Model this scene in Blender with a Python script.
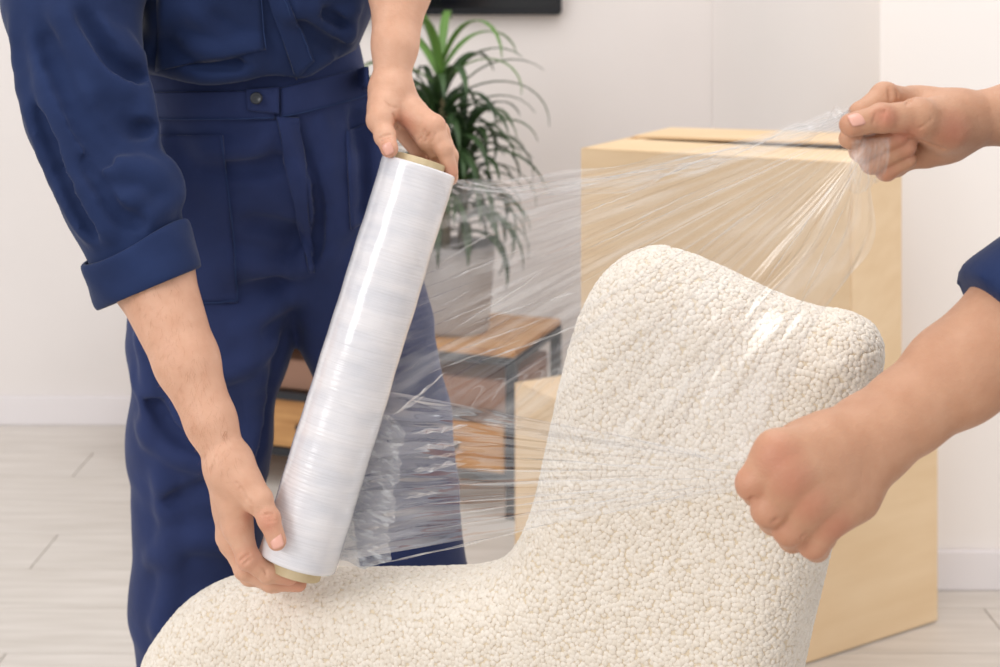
import bpy, bmesh, math, random
import numpy as np
from mathutils import Vector, Matrix
from mathutils.bvhtree import BVHTree
random.seed(7); rng = np.random.default_rng(7)
S = bpy.context.scene
for o in list(bpy.data.objects): bpy.data.objects.remove(o)
COL = S.collection
# ------------------------------------------------------------------ camera, world, lights
CAMZ = 1.27; F = 1389.0
cam = bpy.data.cameras.new('camera'); camo = bpy.data.objects.new('camera', cam); COL.objects.link(camo)
camo.location = (0, 0, CAMZ); camo.rotation_euler = (math.pi/2, 0, 0)
cam.sensor_width = 36; cam.lens = F/1000*36; cam.shift_y = -0.3335
cam.clip_start = .05
cam.dof.use_dof = True; cam.dof.focus_distance = 1.38; cam.dof.aperture_fstop = 6.8
S.camera = camo
w = bpy.data.worlds.new('world'); S.world = w; w.use_nodes = True
bg = w.node_tree.nodes['Background']; bg.inputs[0].default_value = (1.0, .99, .99, 1); bg.inputs[1].default_value = .92
def area(name, loc, target, sx, sy, power, col=(1, 1, 1)):
    l = bpy.data.lights.new(name, 'AREA'); l.shape = 'RECTANGLE'; l.size = sx; l.size_y = sy; l.energy = power; l.color = col
    o = bpy.data.objects.new(name, l); COL.objects.link(o); o.location = loc
    o.rotation_euler = (Vector(target)-Vector(loc)).to_track_quat('-Z', 'Y').to_euler(); return o
area('window_light', (-2.6, -1.0, 2.5), (0, 1.8, .9), 1.3, 1.3, 42, (1, .99, .98))
area('ceiling_light', (.1, 1.5, 3.1), (.1, 1.7, .8), 1.2, 1.2, 16, (1, .985, .965))
area('background_light', (2.2, 1.5, 2.2), (1.0, 3.0, .4), 1.2, 1.2, 9, (1, .985, .98))
area('rear_fill_light', (-.2, 2.7, 2.9), (-.1, 3.5, .3), 2.2, .9, 9.5, (1, .985, .985))  # unseen fill light, added to brighten the back wall
S.view_settings.view_transform = 'Standard'; S.view_settings.look = 'None'
S.view_settings.exposure = 0.06; S.view_settings.gamma = 1; S.view_settings.use_curve_mapping = False

def P(px, py, d):                                  # point at pixel direction and real distance d in metres
    return np.array([(px-500)*d/F, d, CAMZ-py*d/F])

# ------------------------------------------------------------------ materials
def srgb(r, g, b):
    f = lambda c: (c/255/12.92) if c/255 <= .04045 else ((c/255+.055)/1.055)**2.4
    return (f(r), f(g), f(b), 1)
def mat(name, col, rough=.6, spec=.5, **kw):
    m = bpy.data.materials.new(name); m.use_nodes = True
    b = m.node_tree.nodes['Principled BSDF']
    b.inputs['Base Color'].default_value = col; b.inputs['Roughness'].default_value = rough
    b.inputs['Specular IOR Level'].default_value = spec
    for k, v in kw.items(): b.inputs[k.replace('_', ' ')].default_value = v
    return m
def N(m, t, **kw):
    n = m.node_tree.nodes.new(t)
    for k, v in kw.items():
        if k in n.inputs: n.inputs[k].default_value = v
        else: setattr(n, k, v)
    return n
def L(m, a, ao, b, bi): m.node_tree.links.new(a.outputs[ao], b.inputs[bi])
def coords(m, scale=(1, 1, 1), kind='Object', rot=(0, 0, 0)):
    t = N(m, 'ShaderNodeTexCoord'); mp = N(m, 'ShaderNodeMapping')
    mp.inputs['Scale'].default_value = scale; mp.inputs['Rotation'].default_value = rot
    L(m, t, kind, mp, 'Vector'); return mp
def noisecol(m, c1, c2, scale, vscale=(1, 1, 1), detail=4, lo=.35, hi=.65, kind='Object'):
    mp = coords(m, vscale, kind); n = N(m, 'ShaderNodeTexNoise', Scale=scale, Detail=detail); L(m, mp, 0, n, 'Vector')
    r = N(m, 'ShaderNodeValToRGB'); r.color_ramp.elements[0].position = lo; r.color_ramp.elements[1].position = hi
    r.color_ramp.elements[0].color = c1; r.color_ramp.elements[1].color = c2
    L(m, n, 'Fac', r, 'Fac'); L(m, r, 0, m.node_tree.nodes['Principled BSDF'], 'Base Color'); return n, r
def bump(m, tex, out, strength, dist):
    b = N(m, 'ShaderNodeBump', Strength=strength, Distance=dist); L(m, tex, out, b, 'Height')
    L(m, b, 0, m.node_tree.nodes['Principled BSDF'], 'Normal'); return b

M_wall = mat('wall_paint', srgb(232, 226, 223), .7, .3)
n, _ = noisecol(M_wall, srgb(231, 225, 222), srgb(234, 228, 225), 2.0); bump(M_wall, n, 'Fac', .05, .01)
M_wall_lit = mat('wall_paint_lit', srgb(242, 236, 232), .7, .3)  # brighter light on the right wall put into a lighter paint colour
n, _ = noisecol(M_wall_lit, srgb(241, 235, 231), srgb(243, 237, 233), 2.0)
M_base = mat('baseboard_paint', srgb(234, 229, 230), .45)
M_floor = mat('whitewashed_plank', srgb(220, 212, 203), .42, .4)
n, _ = noisecol(M_floor, srgb(200, 192, 183), srgb(220, 213, 206), 3.0, (1.2, 14, 1), 6, .3, .7); bump(M_floor, n, 'Fac', .08, .004)
M_grout = mat('plank_joint', srgb(190, 181, 171), .8)
M_box = mat('cardboard', srgb(214, 186, 146), .85, .15)
n, _ = noisecol(M_box, srgb(225, 196, 158), srgb(231, 204, 168), 4, (1, 1, 6), 5); bump(M_box, n, 'Fac', .05, .003)
M_boxedge = mat('cardboard_edge', srgb(150, 122, 86), .9, .1)
M_black = mat('black_metal', srgb(34, 36, 42), .5)
M_tv = mat('television_black', srgb(20, 21, 26), .25)
M_wood = mat('oak_wood', srgb(188, 138, 84), .5)
n, _ = noisecol(M_wood, srgb(170, 120, 70), srgb(205, 156, 100), 5, (1, 12, 12), 6, .3, .7)
M_brown = mat('brown_wood', srgb(150, 112, 92), .5)
M_pot = mat('grey_pot', srgb(168, 164, 164), .6)
M_soil = mat('soil', srgb(60, 46, 36), .95)
M_leaf = mat('leaf_green', srgb(62, 92, 48), .45)
noisecol(M_leaf, srgb(32, 56, 30), srgb(62, 90, 48), 6)
M_leaf2 = mat('leaf_fresh_green', srgb(98, 138, 62), .45)
M_stem = mat('cane', srgb(112, 102, 72), .8)

def cloth_mat(name, c1, c2):
    m = mat(name, c1, .82, .22); m.node_tree.nodes['Principled BSDF'].inputs['Sheen Weight'].default_value = .12
    m.node_tree.nodes['Principled BSDF'].inputs['Sheen Roughness'].default_value = .4
    n, _ = noisecol(m, c1, c2, 14, (1, 1, 1), 6, .3, .7)
    mp = coords(m, (1, 1, 1)); wv = N(m, 'ShaderNodeTexNoise', Scale=900, Detail=2); L(m, mp, 0, wv, 'Vector')
    nb = N(m, 'ShaderNodeTexNoise', Scale=55, Detail=4); L(m, mp, 0, nb, 'Vector')
    b1 = N(m, 'ShaderNodeBump', Strength=.22, Distance=.0006); L(m, wv, 'Fac', b1, 'Height')
    b2 = N(m, 'ShaderNodeBump', Strength=.35, Distance=.002); L(m, nb, 'Fac', b2, 'Height'); L(m, b1, 0, b2, 'Normal')
    L(m, b2, 0, m.node_tree.nodes['Principled BSDF'], 'Normal'); return m
M_navy = cloth_mat('navy_twill', srgb(27, 41, 77), srgb(34, 50, 90))
M_navy2 = cloth_mat('navy_twill_trousers', srgb(38, 49, 88), srgb(45, 58, 102))
M_stitch = mat('navy_stitching', srgb(46, 64, 106), .8, .2)
M_button = mat('button_plastic', srgb(30, 34, 44), .3)

M_skin = mat('skin', srgb(224, 178, 155), .48, .4)
b = M_skin.node_tree.nodes['Principled BSDF']
b.inputs['Subsurface Weight'].default_value = .07; b.inputs['Subsurface Radius'].default_value = (1, .35, .2); b.inputs['Subsurface Scale'].default_value = .004
n, r = noisecol(M_skin, srgb(208, 158, 130), srgb(219, 172, 145), 45, (1, 1, 1), 5, .3, .7)
at = N(M_skin, 'ShaderNodeAttribute'); at.attribute_name = 'red'
mx = N(M_skin, 'ShaderNodeMix'); mx.data_type = 'RGBA'; mx.inputs['B'].default_value = srgb(202, 130, 106)
L(M_skin, at, 'Fac', mx, 'Factor'); L(M_skin, r, 0, mx, 'A'); L(M_skin, mx, 'Result', b, 'Base Color')
mp = coords(M_skin); v = N(M_skin, 'ShaderNodeTexVoronoi', Scale=700); L(M_skin, mp, 0, v, 'Vector')
n2 = N(M_skin, 'ShaderNodeTexNoise', Scale=160, Detail=4); L(M_skin, mp, 0, n2, 'Vector')
b1 = N(M_skin, 'ShaderNodeBump', Strength=.3, Distance=.0006); L(M_skin, v, 'Distance', b1, 'Height')
b2 = N(M_skin, 'ShaderNodeBump', Strength=.5, Distance=.0012); L(M_skin, n2, 'Fac', b2, 'Height'); L(M_skin, b1, 0, b2, 'Normal'); L(M_skin, b2, 0, b, 'Normal')
M_skin2 = M_skin.copy(); M_skin2.name = 'skin_tanned'
for n_ in M_skin2.node_tree.nodes:
    if n_.type == 'VALTORGB': n_.color_ramp.elements[0].color = srgb(192, 142, 112); n_.color_ramp.elements[1].color = srgb(202, 154, 124)
    if n_.type == 'MIX': n_.inputs['B'].default_value = srgb(190, 116, 94)
M_nail = mat('fingernail', srgb(226, 170, 152), .3, .5)
M_hair = mat('dark_hair', srgb(50, 36, 28), .6)
M_armhair = mat('fine_arm_hair', srgb(176, 126, 94), .6)
M_shoe = mat('shoe_leather', srgb(40, 36, 34), .5)

M_boucle = mat('cream_boucle', srgb(234, 224, 204), .95, .1)
b = M_boucle.node_tree.nodes['Principled BSDF']; b.inputs['Sheen Weight'].default_value = .25
oi = N(M_boucle, 'ShaderNodeObjectInfo'); r = N(M_boucle, 'ShaderNodeValToRGB')
r.color_ramp.elements[0].color = srgb(230, 219, 204); r.color_ramp.elements[1].color = srgb(240, 231, 219)
L(M_boucle, oi, 'Random', r, 'Fac'); L(M_boucle, r, 0, b, 'Base Color')
M_chairbase = mat('boucle_backing', srgb(226, 211, 187), .95, .1)
M_leg = mat('dark_wood_leg', srgb(80, 55, 38), .5)
M_core = mat('core_cardboard', srgb(202, 184, 150), .8, .2)
n, _ = noisecol(M_core, srgb(190, 170, 134), srgb(212, 194, 160), 30)

def film_mat(name, haze, base, tint=(.985, .985, .988, 1), hazecol=(1, 1, 1, 1), gloss_gain=1.0, rough=.06, near=None):
    m = bpy.data.materials.new(name); m.use_nodes = True; nt = m.node_tree; nt.nodes.clear()
    out = N(m, 'ShaderNodeOutputMaterial'); tr = N(m, 'ShaderNodeBsdfTransparent', Color=tint)
    gl = N(m, 'ShaderNodeBsdfGlossy', Roughness=rough); gl.inputs['Color'].default_value = (1, 1, 1, 1)
    df = N(m, 'ShaderNodeBsdfDiffuse', Color=hazecol); tl = N(m, 'ShaderNodeBsdfTranslucent', Color=hazecol)
    md = N(m, 'ShaderNodeMixShader', Fac=.45); L(m, df, 0, md, 1); L(m, tl, 0, md, 2)
    uvn = N(m, 'ShaderNodeUVMap'); mp = N(m, 'ShaderNodeMapping'); mp.inputs['Scale'].default_value = (3.0, 1, 1); L(m, uvn, 0, mp, 'Vector')
    ns = N(m, 'ShaderNodeTexNoise', Scale=1.0, Detail=2.0, Roughness=.55); L(m, mp, 0, ns, 'Vector')
    rp = N(m, 'ShaderNodeMapRange'); rp.inputs[1].default_value = .46; rp.inputs[2].default_value = .80
    rp.inputs[3].default_value = haze*.4; rp.inputs[4].default_value = haze*4.0; L(m, ns, 'Fac', rp, 0)
    m1 = N(m, 'ShaderNodeMixShader'); L(m, rp, 0, m1, 'Fac'); L(m, tr, 0, m1, 1); L(m, md, 0, m1, 2)
    lw = N(m, 'ShaderNodeLayerWeight', Blend=.5); pw = N(m, 'ShaderNodeMath', operation='POWER'); pw.inputs[1].default_value = 3.2
    L(m, lw, 'Facing', pw, 0)
    ma = N(m, 'ShaderNodeMath', operation='MULTIPLY_ADD'); ma.use_clamp = True; ma.inputs[1].default_value = .55*gloss_gain; ma.inputs[2].default_value = base
    L(m, pw, 0, ma, 0)
    if near is not None:                     # several layers cling together near the roll: more reflective there
        sp = N(m, 'ShaderNodeSeparateXYZ'); L(m, uvn, 0, sp, 0); mr = N(m, 'ShaderNodeMapRange'); mr.inputs[1].default_value = .10; mr.inputs[2].default_value = .34
        mr.inputs[3].default_value = near; mr.inputs[4].default_value = base; L(m, sp, 'X', mr, 0); L(m, mr, 0, ma, 2)
    m2 = N(m, 'ShaderNodeMixShader'); L(m, ma, 0, m2, 'Fac'); L(m, m1, 0, m2, 1); L(m, gl, 0, m2, 2)
    L(m, m2, 0, out, 0); return m
M_film = film_mat('stretch_film', .09, .055, gloss_gain=1.0, rough=.20)
M_glint = film_mat('stretch_film_glint', .20, .20, gloss_gain=1.2, rough=.16)  # whitish haze stands in for glints and bright streaks on the film
M_film_lo = film_mat('stretch_film_taut', .06, .10, gloss_gain=1.5, near=.30)
M_film2 = film_mat('stretch_film_doubled_reflection', .32, .22, (.78, .82, .87, 1), (.55, .60, .66, 1), 1.0, .12)  # doubled film, its dark reflections mixed in as a grey colour
M_wound = mat('wound_film', srgb(226, 226, 230), .22, .6)
b = M_wound.node_tree.nodes['Principled BSDF']; b.inputs['Coat Weight'].default_value = .6; b.inputs['Coat Roughness'].default_value = .08
b.inputs['Subsurface Weight'].default_value = .3; b.inputs['Subsurface Radius'].default_value = (1, 1, 1); b.inputs['Subsurface Scale'].default_value = .01
mp = coords(M_wound, (1, 1, 60)); n1 = N(M_wound, 'ShaderNodeTexNoise', Scale=6, Detail=5); L(M_wound, mp, 0, n1, 'Vector')
mp2 = coords(M_wound, (1, 1, 3)); n2 = N(M_wound, 'ShaderNodeTexNoise', Scale=14, Detail=5); L(M_wound, mp2, 0, n2, 'Vector')
b1 = N(M_wound, 'ShaderNodeBump', Strength=.35, Distance=.002); L(M_wound, n1, 'Fac', b1, 'Height')
b2 = N(M_wound, 'ShaderNodeBump', Strength=.25, Distance=.004); L(M_wound, n2, 'Fac', b2, 'Height'); L(M_wound, b1, 0, b2, 'Normal'); L(M_wound, b2, 0, b, 'Normal')
r = N(M_wound, 'ShaderNodeValToRGB'); r.color_ramp.elements[0].color = srgb(210, 210, 216); r.color_ramp.elements[1].color = srgb(229, 226, 228)
r.color_ramp.elements[0].position = .3; r.color_ramp.elements[1].position = .6; L(M_wound, n2, 'Fac', r, 0); L(M_wound, r, 0, b, 'Base Color')

# ------------------------------------------------------------------ object helpers
def tag(o, label=None, cat=None, kind=None, group=None):
    if label: o['label'] = label
    if cat: o['category'] = cat
    if kind: o['kind'] = kind
    if group: o['group'] = group
    return o
def link(name, me, m=None, parent=None, smooth=False):
    o = bpy.data.objects.new(name, me); COL.objects.link(o)
    if m and not me.materials: me.materials.append(m)
    if smooth: me.polygons.foreach_set('use_smooth', [True]*len(me.polygons))
    if parent:
        o.parent = parent; o.matrix_parent_inverse = parent.matrix_basis.inverted()
    return o
def empty(name, loc):
    o = bpy.data.objects.new(name, None); COL.objects.link(o); o.location = loc; o.empty_display_size = .1; return o
def pyd(name, v, f, m=None, parent=None, smooth=False):
    me = bpy.data.meshes.new(name); me.from_pydata([tuple(map(float, p)) for p in v], [], [tuple(map(int, q)) for q in f]); me.update()
    return link(name, me, m, parent, smooth)
def boxmesh(name, sx, sy, sz, bev=0):              # origin at bottom centre
    bm = bmesh.new(); bmesh.ops.create_cube(bm, size=1)
    for v in bm.verts: v.co = Vector((v.co.x*sx, v.co.y*sy, (v.co.z+.5)*sz))
    if bev: bmesh.ops.bevel(bm, geom=bm.edges[:], offset=bev, segments=2, affect='EDGES')
    me = bpy.data.meshes.new(name); bm.to_mesh(me); bm.free(); return me
def boxo(name, size, loc, m, parent=None, rz=0, bev=0, rx=0, ry=0):
    o = bpy.data.objects.new(name, boxmesh(name, *size, bev)); COL.objects.link(o); o.data.materials.append(m)
    o.location = loc; o.rotation_euler = (rx, ry, rz)
    if parent:
        o.parent = parent; o.matrix_parent_inverse = parent.matrix_basis.inverted()
    return o
def tube(name, pts, rad, m, parent=None, seg=8):
    pts = [Vector(p) for p in pts]; V = []; Fc = []; up = Vector((0, 0, 1)); n = len(pts)
    rr = rad if hasattr(rad, '__len__') else [rad]*n
    prev = None
    for i, p in enumerate(pts):
        t = (pts[min(i+1, n-1)]-pts[max(i-1, 0)]).normalized()
        if prev is None: a = t.orthogonal().normalized()
        else: a = (prev-t*prev.dot(t)).normalized()
        prev = a; bb = t.cross(a)
        for k in range(seg):
            an = 2*math.pi*k/seg; V.append(p+(a*math.cos(an)+bb*math.sin(an))*rr[i])
    for i in range(n-1):
        for k in range(seg):
            k2 = (k+1) % seg; Fc.append((i*seg+k, i*seg+k2, (i+1)*seg+k2, (i+1)*seg+k))
    Fc.append(tuple(range(seg))[::-1]); Fc.append(tuple(range((n-1)*seg, n*seg)))
    return pyd(name, V, Fc, m, parent, True)

# ------------------------------------------------------------------ implicit surface toolkit
class Vol:
    def __init__(s, lo, hi, h):
        s.lo = np.array(lo, float); s.h = h; s.n = np.ceil((np.array(hi)-s.lo)/h).astype(int)+1
        s.ax = [(s.lo[i]+h*np.arange(s.n[i])).astype(np.float32) for i in range(3)]
        s.Fd = np.full(s.n, .2, np.float32)
    def sub(s, lo, hi):
        a = np.clip(np.floor((np.array(lo)-s.lo)/s.h).astype(int), 0, s.n-1); b = np.clip(np.ceil((np.array(hi)-s.lo)/s.h).astype(int)+1, 0, s.n)
        sl = tuple(slice(a[i], b[i]) for i in range(3))
        G = np.meshgrid(*[s.ax[i][sl[i]] for i in range(3)], indexing='ij', sparse=True); return sl, G
    def comb(s, sl, d, k, mode):
        A = s.Fd[sl]
        if A.size == 0: return
        if mode == 'add':
            if k > 0:
                h = np.clip(.5+.5*(A-d)/k, 0, 1); s.Fd[sl] = A+(d-A)*h-k*h*(1-h)
            else: s.Fd[sl] = np.minimum(A, d)
        else:
            d = -d
            if k > 0:
                h = np.clip(.5-.5*(A-d)/k, 0, 1); s.Fd[sl] = A+(d-A)*h+k*h*(1-h)
            else: s.Fd[sl] = np.maximum(A, d)
    def cone(s, a, b, ra, rb, k=.0, mode='add', flat=None, fs=1.0):
        a = np.array(a, float); b = np.array(b, float); pad = max(ra, rb)*max(1, fs)+.03+k
        sl, (X, Y, Z) = s.sub(np.minimum(a, b)-pad, np.maximum(a, b)+pad)
        dx, dy, dz = X-a[0], Y-a[1], Z-a[2]; bb = b-a
        if flat is not None:
            nn = np.array(flat, float); nn /= np.linalg.norm(nn); q = (dx*nn[0]+dy*nn[1]+dz*nn[2])*(1/fs-1)
            dx, dy, dz = dx+q*nn[0], dy+q*nn[1], dz+q*nn[2]; bb = bb+np.dot(bb, nn)*(1/fs-1)*nn
        L2 = max(float(bb@bb), 1e-12); h = np.clip((dx*bb[0]+dy*bb[1]+dz*bb[2])/L2, 0, 1)
        d = np.sqrt((dx-bb[0]*h)**2+(dy-bb[1]*h)**2+(dz-bb[2]*h)**2)-(ra+(rb-ra)*h)
        if fs < 1: d = d*fs
        s.comb(sl, d.astype(np.float32), k, mode)
    def chain(s, pts, rad, k=.0, mode='add', flat=None, fs=1.0):
        for i in range(len(pts)-1): s.cone(pts[i], pts[i+1], rad[i], rad[i+1], k, mode, flat, fs)
    def mesh(s):
        Fd = s.Fd; ins = Fd < 0; n = s.n
        c = np.zeros(n-1, np.int8)
        for i in (0, 1):
            for j in (0, 1):
                for k in (0, 1): c += ins[i:n[0]-1+i, j:n[1]-1+j, k:n[2]-1+k]
        act = (c > 0) & (c < 8); idx = np.full(n-1, -1, np.int64); ijk = np.argwhere(act); idx[act] = np.arange(len(ijk))
        acc = np.zeros((len(ijk), 3)); cnt = np.zeros(len(ijk))
        cor = [(i, j, k) for i in (0, 1) for j in (0, 1) for k in (0, 1)]
        val = {cc: Fd[ijk[:, 0]+cc[0], ijk[:, 1]+cc[1], ijk[:, 2]+cc[2]] for cc in cor}
        for cc in cor:
            for ax in range(3):
                if cc[ax]: continue
                c2 = list(cc); c2[ax] = 1; c2 = tuple(c2); a, b2 = val[cc], val[c2]; m = (a < 0) != (b2 < 0)
                t = np.where(m, a/np.where(m, a-b2, 1), 0)
                p = np.tile(np.array(cc, float), (len(a), 1)); p[:, ax] = t; acc[m] += p[m]; cnt[m] += 1
        V = s.lo+(ijk+acc/np.maximum(cnt, 1)[:, None])*s.h
        Q = []
        for ax in range(3):
            u, v = (ax+1) % 3, (ax+2) % 3
            sl0 = [slice(None)]*3; sl1 = [slice(None)]*3; sl0[ax] = slice(0, n[ax]-1); sl1[ax] = slice(1, n[ax])
            A, B = ins[tuple(sl0)], ins[tuple(sl1)]; e = np.argwhere(A != B)
            e = e[(e[:, u] > 0) & (e[:, v] > 0) & (e[:, u] < n[u]-1) & (e[:, v] < n[v]-1)]
            def cell(du, dv):
                q = e.copy(); q[:, u] -= du; q[:, v] -= dv; return idx[q[:, 0], q[:, 1], q[:, 2]]
            q = np.stack([cell(1, 1), cell(0, 1), cell(0, 0), cell(1, 0)], 1); fl = ~A[e[:, 0], e[:, 1], e[:, 2]]
            q[fl] = q[fl][:, ::-1]; Q.append(q)
        Q = np.concatenate(Q); Q = Q[(Q >= 0).all(1)]; return V, Q
def relax(V, Q, it=2, f=.5):
    e = np.concatenate([Q[:, [0, 1]], Q[:, [1, 2]], Q[:, [2, 3]], Q[:, [3, 0]]]); n = len(V)
    for k in range(it):
        acc = np.zeros_like(V); cnt = np.bincount(e.ravel(), minlength=n)
        for d in range(3): acc[:, d] = np.bincount(e[:, 0], V[e[:, 1], d], n)+np.bincount(e[:, 1], V[e[:, 0], d], n)
        V = V+(acc/np.maximum(cnt, 1)[:, None]-V)*f
    return V
def npmesh(name, V, Q):
    me = bpy.data.meshes.new(name); me.vertices.add(len(V)); me.vertices.foreach_set('co', np.asarray(V, np.float32).ravel())
    me.loops.add(Q.size); me.loops.foreach_set('vertex_index', np.asarray(Q, np.int32).ravel())
    me.polygons.add(len(Q)); me.polygons.foreach_set('loop_start', np.arange(0, Q.size, Q.shape[1], dtype=np.int32))
    me.polygons.foreach_set('use_smooth', np.ones(len(Q), bool)); me.update(calc_edges=True); me.validate(); return me
def joinVQ(parts):
    Vs, Qs, o = [], [], 0
    for V, Q in parts: Vs.append(V); Qs.append(Q+o); o += len(V)
    return np.concatenate(Vs), np.concatenate(Qs)

# ================================================================== THE SETTING
floor_me = boxmesh('floor', 7, 7.2, .05); floor = link('floor', floor_me, M_grout); floor.location = (0, 1.0, -.056)
tag(floor, 'whitewashed wooden plank floor', kind='structure')
pl = boxmesh('plank', 1.198, .1985, .006, .0008); pl.materials.append(M_floor)
for j in range(31):
    y = -1.9+.2*j+.1; off = (j*.43) % 1.2
    for i in range(7):
        x = -3.5+1.2*i+.6-off
        if x > 3.5 or y > 4.4: continue
        if not -2.9 < x < 2.9 or y < 1.0: continue
        o = bpy.data.objects.new('plank', pl); COL.objects.link(o); o.parent = floor; o.location = (x, y-1.0, .05)
WALLY = 4.16
wb = boxo('wall_back', (6.6, .12, 2.9), (-.2, WALLY+.06, 0), M_wall); tag(wb, 'pale off-white back wall', kind='structure')
PE = (880-500)/F*3.0
def prism(name, poly, z0, z1, m):
    n = len(poly); V = [(x, y, z0) for x, y in poly]+[(x, y, z1) for x, y in poly]
    Fc = [tuple(range(n))[::-1], tuple(range(n, 2*n))]+[(i, (i+1) % n, n+(i+1) % n, n+i) for i in range(n)]
    return pyd(name, V, Fc, m)
pw = prism('wall_right', [(PE, 3.0), (3.1, 3.0), (3.1, WALLY-.002), ((712-500)/F*WALLY, WALLY-.002)], 0, 2.9, M_wall_lit)
tag(pw, 'white projecting wall at the right', kind='structure')
bb = boxo('baseboard_back', (4.1, .015, .085), (-1.44, WALLY-.008, 0), M_base, bev=.003); tag(bb, 'white baseboard along the back wall', kind='structure')
bb = boxo('baseboard_right', (3.1-PE, .015, .085), ((PE+3.1)/2, 2.992, 0), M_base, bev=.003); tag(bb, 'white baseboard of the projecting wall', kind='structure')

# television on the back wall
tv = empty('television', (-.36, WALLY-.03, 1.225)); tag(tv, 'black flat television mounted on the back wall', 'television')
tvz = CAMZ-15*(WALLY-.06)/F; tvx1 = (562-500)/F*(WALLY-.06)
tv.location = (tvx1-.55, WALLY-.03, tvz)
boxo('housing', (1.10, .05, .64), (tvx1-.55, WALLY-.031, tvz), M_tv, tv, bev=.006)
boxo('screen', (1.07, .004, .60), (tvx1-.55, WALLY-.058, tvz+.022), mat('television_screen', srgb(10, 10, 12), .12), tv)
boxo('wall_bracket', (.3, .012, .2), (tvx1-.55, WALLY-.0065, tvz+.2), M_black, tv)

# ------------------------------------------------------------------ media console
ca = -math.radians(20); cdir = np.array([-math.cos(ca), -math.sin(ca)])      # direction leftwards along the front
fr = np.array([(515-500)/F*3.39, 3.39]); bk = np.array([-math.sin(ca), math.cos(ca)])
CW, CD, CH = 1.10, .38, CAMZ-357*3.39/F
con = empty('media_console', (*(fr+cdir*CW/2+bk*CD/2), 0)); tag(con, 'low wooden media console with black metal frame by the back wall', 'console')
def cbox(name, s0, s1, d0, d1, z0, z1, m, par=None, bev=0):
    c = fr+cdir*(s0+s1)/2+bk*(d0+d1)/2
    return boxo(name, (s1-s0, d1-d0, z1-z0), (*c, z0), m, par or con, rz=ca, bev=bev)
for s_ in (0, CW-.025):
    for d_ in (0, CD-.025): cbox('post', s_, s_+.025, d_, d_+.025, 0, CH-.022, M_black)
cbox('top_board', .002, CW-.002, .002, CD-.002, CH-.004, CH+.012, M_wood, bev=.002)
for d_ in (0, CD-.02):
    cbox('rail', .0, CW, d_, d_+.02, CH-.024, CH-.005, M_black)
    cbox('rail', .025, CW-.025, d_, d_+.02, .085, .105, M_black); cbox('rail', .025, CW-.025, d_, d_+.02, .232, .25, M_black)
for s_ in (0, CW-.02): cbox('rail', s_, s_+.02, .02, CD-.02, CH-.024, CH-.005, M_black)
for i in range(3):
    a = .03+i*.347
    dr = cbox('drawer', a, a+.342, .006, CD-.03, .107, .230, M_wood, bev=.003)
    cbox('drawer_handle', a+.12, a+.22, -.012, .006, .16, .172, M_black, dr)
    cbox('shelf_box', a, a+.342, .03, CD-.03, .252, CH-.03-.04, M_brown, bev=.003)
# ------------------------------------------------------------------ potted dracaena on the console
pc = np.array([(455-500)/F*3.62, 3.62]); pz = CH+.013
plant = empty('potted_dracaena', (*pc, pz)); tag(plant, 'leafy green potted dracaena in a grey pot on the console', 'plant')
def lathe(name, prof, m, parent, seg=32, loc=(0, 0, 0)):
    V = []; Fc = []; n = len(prof)
    for r_, z_ in prof:
        for k in range(seg):
            a = 2*math.pi*k/seg; V.append((loc[0]+r_*math.cos(a), loc[1]+r_*math.sin(a), loc[2]+z_))
    for i in range(n-1):
        for k in range(seg): Fc.append((i*seg+k, i*seg+(k+1) % seg, (i+1)*seg+(k+1) % seg, (i+1)*seg+k))
    Fc.append(tuple(range(seg))[::-1]); Fc.append(tuple(range((n-1)*seg, n*seg)))
    return pyd(name, V, Fc, m, parent, True)
pot = lathe('pot', [(.082, 0), (.09, .01), (.104, .2), (.106, .225), (.098, .226), (.094, .205)], M_pot, plant, loc=(*pc, pz))
lathe('soil', [(.093, .19), (.093, .203), (.05, .207)], M_soil, pot, loc=(*pc, pz))
def leaf(base, az, el, ln, wd, droop, m, par):
    n = 12; V = []; Fc = []; p = np.array(base, float); e = el; step = ln/n
    for i in range(n+1):
        t = i/n; d = np.array([math.cos(az)*math.cos(e), math.sin(az)*math.cos(e), math.sin(e)])
        sd = np.array([-math.sin(az), math.cos(az), 0]); up = np.cross(d, sd); up = up*(-1 if up[2] > 0 else 1)
        wv = wd*(.45+.55*math.sin(min(t*2.2, 1)*math.pi/2))*(1-t**3)+.0008
        V += [p-sd*wv-up*wv*.25, p, p+sd*wv-up*wv*.25]
        p = p+d*step; e -= droop/n*(.35+1.5*t)
    for i in range(n):
        for k in (0, 1): Fc.append((3*i+k, 3*i+k+1, 3*i+k+4, 3*i+k+3))
    o = pyd('leaf', V, Fc, m, par, True); so = o.modifiers.new('thick', 'SOLIDIFY'); so.thickness = .0012; return o
for (ox, oy, top, nl, fresh) in ((-.05, .0, .44, 60, 0), (.02, .02, .33, 60, 0), (-.035, -.03, .70, 24, 1)):
    b0 = np.array([pc[0]+ox*.6, pc[1]+oy, pz+.2]); t0 = np.array([pc[0]+ox, pc[1]+oy, pz+.2+top*.62])
    st = tube('cane', [b0, (b0+t0)/2+np.array([.008, 0, 0]), t0], [.011, .010, .008], M_stem, plant)
    for i in range(nl):
        q = i/nl; pos = t0+np.array([0, 0, -.16+.24*q]); az = i*2.4+ox*30
        el = .15+1.15*q+random.uniform(-.15, .15)
        leaf(pos, az, el, random.uniform(.28, .42)*(.66 if top < .4 else .9), random.uniform(.009, .015), random.uniform(1.7, 2.8), M_leaf2 if (fresh and q > .6) else M_leaf, st)

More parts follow.
